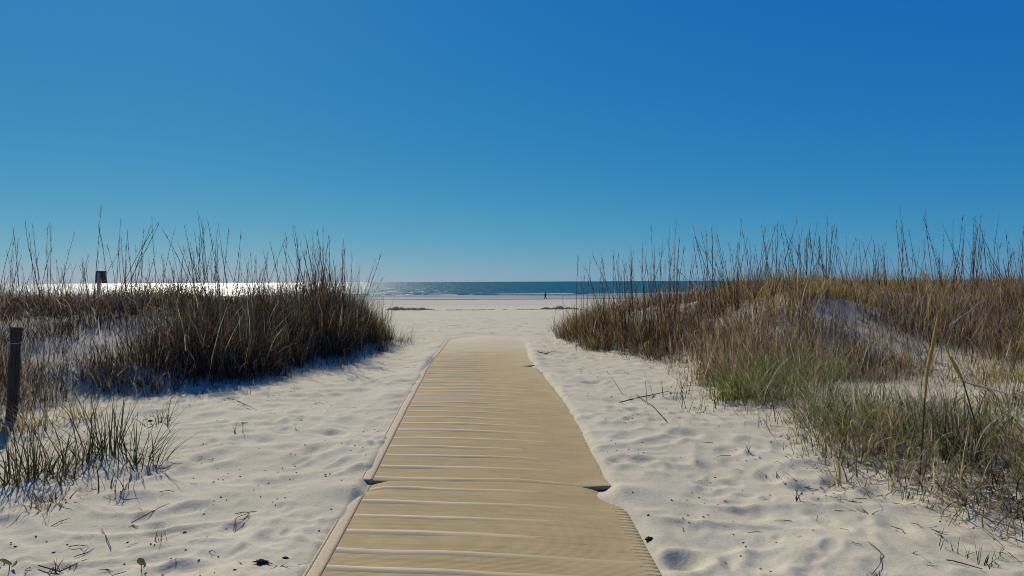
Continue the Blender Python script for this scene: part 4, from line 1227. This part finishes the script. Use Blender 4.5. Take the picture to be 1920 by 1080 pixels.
f = np.array([[0, 1, 4], [1, 2, 4], [2, 3, 4], [3, 0, 4], [1, 0, 5], [2, 1, 5], [3, 2, 5], [0, 3, 5]])
Fq = (np.arange(N) * 6)[:, None, None] + f[None]
tag(obj('sand_specks', mesh_from('sand_specks', V, Fq.reshape(-1, 3), smooth=False), M_TWIG), 'dark specks of plant litter scattered over the sand', 'litter', kind='stuff')


def lump(px, py, size, label, seed):
    X, Y = at(px, py)
    r = np.random.default_rng(seed)
    nth, nph = 10, 7
    V = []
    for i in range(nph):
        ph = math.pi * i / (nph - 1)
        for j in range(nth):
            th = 2 * math.pi * j / nth
            k = 1 + 0.35 * r.normal()
            V.append((size * 1.3 * math.sin(ph) * math.cos(th) * k, size * 0.8 * math.sin(ph) * math.sin(th) * k, size * 0.55 * math.cos(ph) * (1 + 0.2 * r.normal())))
    Fq = [(i * nth + j, i * nth + (j + 1) % nth, (i + 1) * nth + (j + 1) % nth, (i + 1) * nth + j) for i in range(nph - 1) for j in range(nth)]
    root = empty('debris_lump', (X, Y, hgt(X, Y) + size * 0.3), label, 'debris')
    obj('husk', mesh_from('husk', np.array(V), np.array(Fq), smooth=False), M_DARK, root)
    P = np.array([[size * 0.8, 0, 0], [size * 1.8, -size * 0.4, 0], [size * 2.8, -size * 0.7, -size * 0.1]])
    V, Fq = tube(P, [size * 0.18, size * 0.15, size * 0.06], 5)
    obj('stem', mesh_from('stem', V, Fq), M_DARK, root)
    return root


lump(1215, 1009, 0.020, 'black husk on the sand beside the near mat right edge', 3)
lump(487, 1068, 0.026, 'black dry leaf at the bottom left of the near mat', 4)
lump(532, 1058, 0.012, 'tiny black scrap left of the near mat', 5)
lump(281, 787, 0.020, 'round dark pellet on the sand under the left dune', 6)


def seedling(px, py, label, lw, seed, tilt):
    X, Y = at(px, py)
    r = np.random.default_rng(seed)
    root = empty('seedling', (X, Y, hgt(X, Y) - 0.01), label, 'seedling', 'round leaved seedlings at the bottom left')
    V, Fq = tube(np.array([[0, 0, 0], [0.004, 0, 0.025], [0.002, 0.004, 0.055]]), [0.0028, 0.0024, 0.002], 5)
    obj('stem', mesh_from('stem', V, Fq), M_TWIG, root)
    n = 9
    for k, (az, s) in enumerate(((0.0, 1.0), (2.4, 0.55))):
        rows = []
        for i in range(n):
            t = i / (n - 1)
            w = lw * s * 0.62 * math.sin(math.pi * min(1, t * 0.93 + 0.05)) ** 0.6
            for q in (-1, -0.5, 0, 0.5, 1):
                rows.append((q * w, -0.01 - 0.012 * abs(q) * 0 - 0.006 * math.sin(t * 3), t * lw * 1.25 * s + 0.004 * abs(q)))
        V = np.array(rows); V[:, 1] += 0.008 * (V[:, 0] / lw) ** 2
        i, j = np.meshgrid(np.arange(n - 1), np.arange(4), indexing='ij'); a = (i * 5 + j).ravel()
        me = mesh_from('leaf', V, np.stack([a, a + 1, a + 6, a + 5], 1))
        o = obj('leaf', me, M_LEAF, root); o.location = (0.002, 0.004, 0.05 if k == 0 else 0.03); o.rotation_euler = (tilt, 0.25 * (1 - k), az)
        sd = o.modifiers.new('thickness', 'SOLIDIFY'); sd.thickness = 0.0015
    return root


seedling(262, 1072, 'upright round green leaf seedling on the sand at bottom left', 0.040, 1, 0.25)
seedling(14, 1072, 'round green leaf seedling at the left bottom corner', 0.055, 2, 0.7)

# ------------------------------------------------------------------ grassy wrack mounds far down the beach
def wrack(px0, px1, Yd, hgt_m, label, seed):
    r = np.random.default_rng(seed)
    xa = (px0 - 960) / F * Yd; xb = (px1 - 960) / F * Yd
    cx_ = (xa + xb) / 2; L = (xb - xa)
    root = empty('wrack_mound', (cx_, Yd, hgt(cx_, Yd)), label, 'wrack', 'low weedy mounds on the open beach')
    n = 40; m = 7
    rows = []
    xs_ = np.linspace(-L / 2, L / 2, n)
    prof = (0.35 + 0.65 * np.abs(fbm(xs_ / 0.7, xs_ * 0, seed, 3)) * 1.4) * np.sqrt(np.clip(1 - (xs_ / (L / 2)) ** 2, 0, 1))
    for q in np.linspace(-1, 1, m):
        rows.append(np.stack([xs_, q * 0.9 * (0.5 + prof), hgt_m * prof * (1 - q * q) - 0.02 + 0.02 * r.normal(0, 1, n)], 1))
    k = np.arange(n - 1)
    Fq = np.concatenate([np.stack([q * n + k, q * n + k + 1, (q + 1) * n + k + 1, (q + 1) * n + k], 1) for q in range(m - 1)])
    obj('mound', mesh_from('mound', np.concatenate(rows), Fq), M_WRACK, root)
    N = 700
    bx = r.uniform(-L / 2, L / 2, N); q = r.uniform(-1, 1, N); pz = np.interp(bx, xs_, prof)
    rt = np.stack([bx, q * 0.8 * (0.5 + pz), hgt_m * pz * (1 - q * q) - 0.03], 1)
    pile = Pile()
    pile.add(*blades(rt, r.uniform(0, 6.28, N), r.uniform(0.06, 0.2, N) * (0.4 + pz), np.abs(r.normal(0, 0.7, N)), r.uniform(0, 1, N), r.uniform(0.02, 0.04, N), colours(N, {'dark': 4, 'brown': 2, 'olive': 2}, r), 3, None, r))
    obj('weed', pile.mesh('weed'), M_GRASS, root)
    return root


M_WRACK = mat_plain('wrack', (0.07, 0.058, 0.04), 0.9, 4, 0.5, 0.6)
wrack(722, 812, 58, 0.36, 'long dark weedy mound on the beach left of the path', 861)
wrack(1012, 1085, 58, 0.30, 'dark weedy mound on the beach partly behind the right dune tip', 862)
r = np.random.default_rng(871)
N = 1500
X = r.uniform(-9.5, 6.0, N); Y = 57 + 1.2 * fbm(X / 3, X * 0, 872, 2) + r.normal(0, 0.25, N)
k = fbm(X / 1.2, X * 0 + 3, 873, 2) > -0.25
X = X[k]; Y = Y[k]; N = len(X)
p = Pile()
p.add(*blades(np.stack([X, Y, height(X, Y) + 0.01], 1), r.uniform(0, 6.28, N), r.uniform(0.08, 0.3, N), r.uniform(1.1, 1.5, N), r.uniform(-0.1, 0.3, N), r.uniform(0.02, 0.04, N), colours(N, {'dark': 2, 'brown': 4, 'tan': 3, 'grey': 3}, r), 2, None, r))
tag(obj('wrack_line', p.mesh('wrack_line'), M_GRASS), 'thin broken line of dry wrack across the open beach', 'wrack', kind='stuff')

# ------------------------------------------------------------------ the person far off by the water
def person(px, Yd):
    X = (px - 960) / F * Yd
    root = empty('person', (X, Yd, hgt(X, Yd)), 'person in dark clothes walking along the distant beach near the water', 'person', None, math.radians(75))

    def skinned(name, verts, edges, radii, mat, parent, level=2, rootv=0):
        me = bpy.data.meshes.new(name)
        me.from_pydata(verts, edges, [])
        o = obj(name, me, mat, parent)
        o.modifiers.new('skin', 'SKIN')
        for k, v in enumerate(me.skin_vertices[0].data):
            v.radius = (radii[k], radii[k]); v.use_root = (k == rootv)
        sb = o.modifiers.new('subsurf', 'SUBSURF'); sb.levels = level; sb.render_levels = level
        return o
    # x across the shoulders, y forwards, z up; mid-stride
    V = [(0, 0, 0.92), (0, 0.01, 1.12), (0, 0.02, 1.36), (0, 0.03, 1.50), (0, 0.05, 1.58), (0, 0.06, 1.68), (0, 0.055, 1.75),
         (0.09, 0, 0.88), (0.10, 0.20, 0.50), (0.10, 0.30, 0.08), (0.10, 0.42, 0.04),
         (-0.09, 0, 0.88), (-0.10, -0.08, 0.48), (-0.10, -0.34, 0.12), (-0.10, -0.24, 0.03),
         (0.19, 0.01, 1.40), (0.24, -0.12, 1.14), (0.24, -0.08, 0.90), (0.24, -0.06, 0.82),
         (-0.19, 0.01, 1.40), (-0.24, 0.10, 1.14), (-0.23, 0.28, 0.96), (-0.22, 0.35, 0.92)]
    E = [(0, 1), (1, 2), (2, 3), (3, 4), (4, 5), (5, 6), (0, 7), (7, 8), (8, 9), (9, 10), (0, 11), (11, 12), (12, 13), (13, 14), (2, 15), (15, 16), (16, 17), (17, 18), (2, 19), (19, 20), (20, 21), (21, 22)]
    R = [0.14, 0.13, 0.15, 0.06, 0.065, 0.10, 0.07, 0.10, 0.07, 0.045, 0.04, 0.10, 0.07, 0.045, 0.04, 0.075, 0.05, 0.036, 0.04, 0.075, 0.05, 0.036, 0.04]
    skinned('body', V, E, R, M_SKIN, root)
    J = [0, 1, 2, 15, 16, 17, 19, 20, 21]
    mp = {v: k for k, v in enumerate(J)}
    skinned('jacket', [V[k] for k in J], [(mp[a], mp[b]) for a, b in E if a in mp and b in mp], [R[k] + 0.03 for k in J], M_CLOTH, root)
    J = [0, 7, 8, 9, 11, 12, 13]
    mp = {v: k for k, v in enumerate(J)}
    skinned('trousers', [V[k] for k in J], [(mp[a], mp[b]) for a, b in E if a in mp and b in mp], [R[k] + 0.03 for k in J], M_CLOTH, root)
    skinned('hair', [(0, 0.03, 1.62), (0, 0.03, 1.71), (0, 0.05, 1.78)], [(0, 1), (1, 2)], [0.095, 0.115, 0.06], M_HAIR, root)
    return root


person(1022.5, 166)
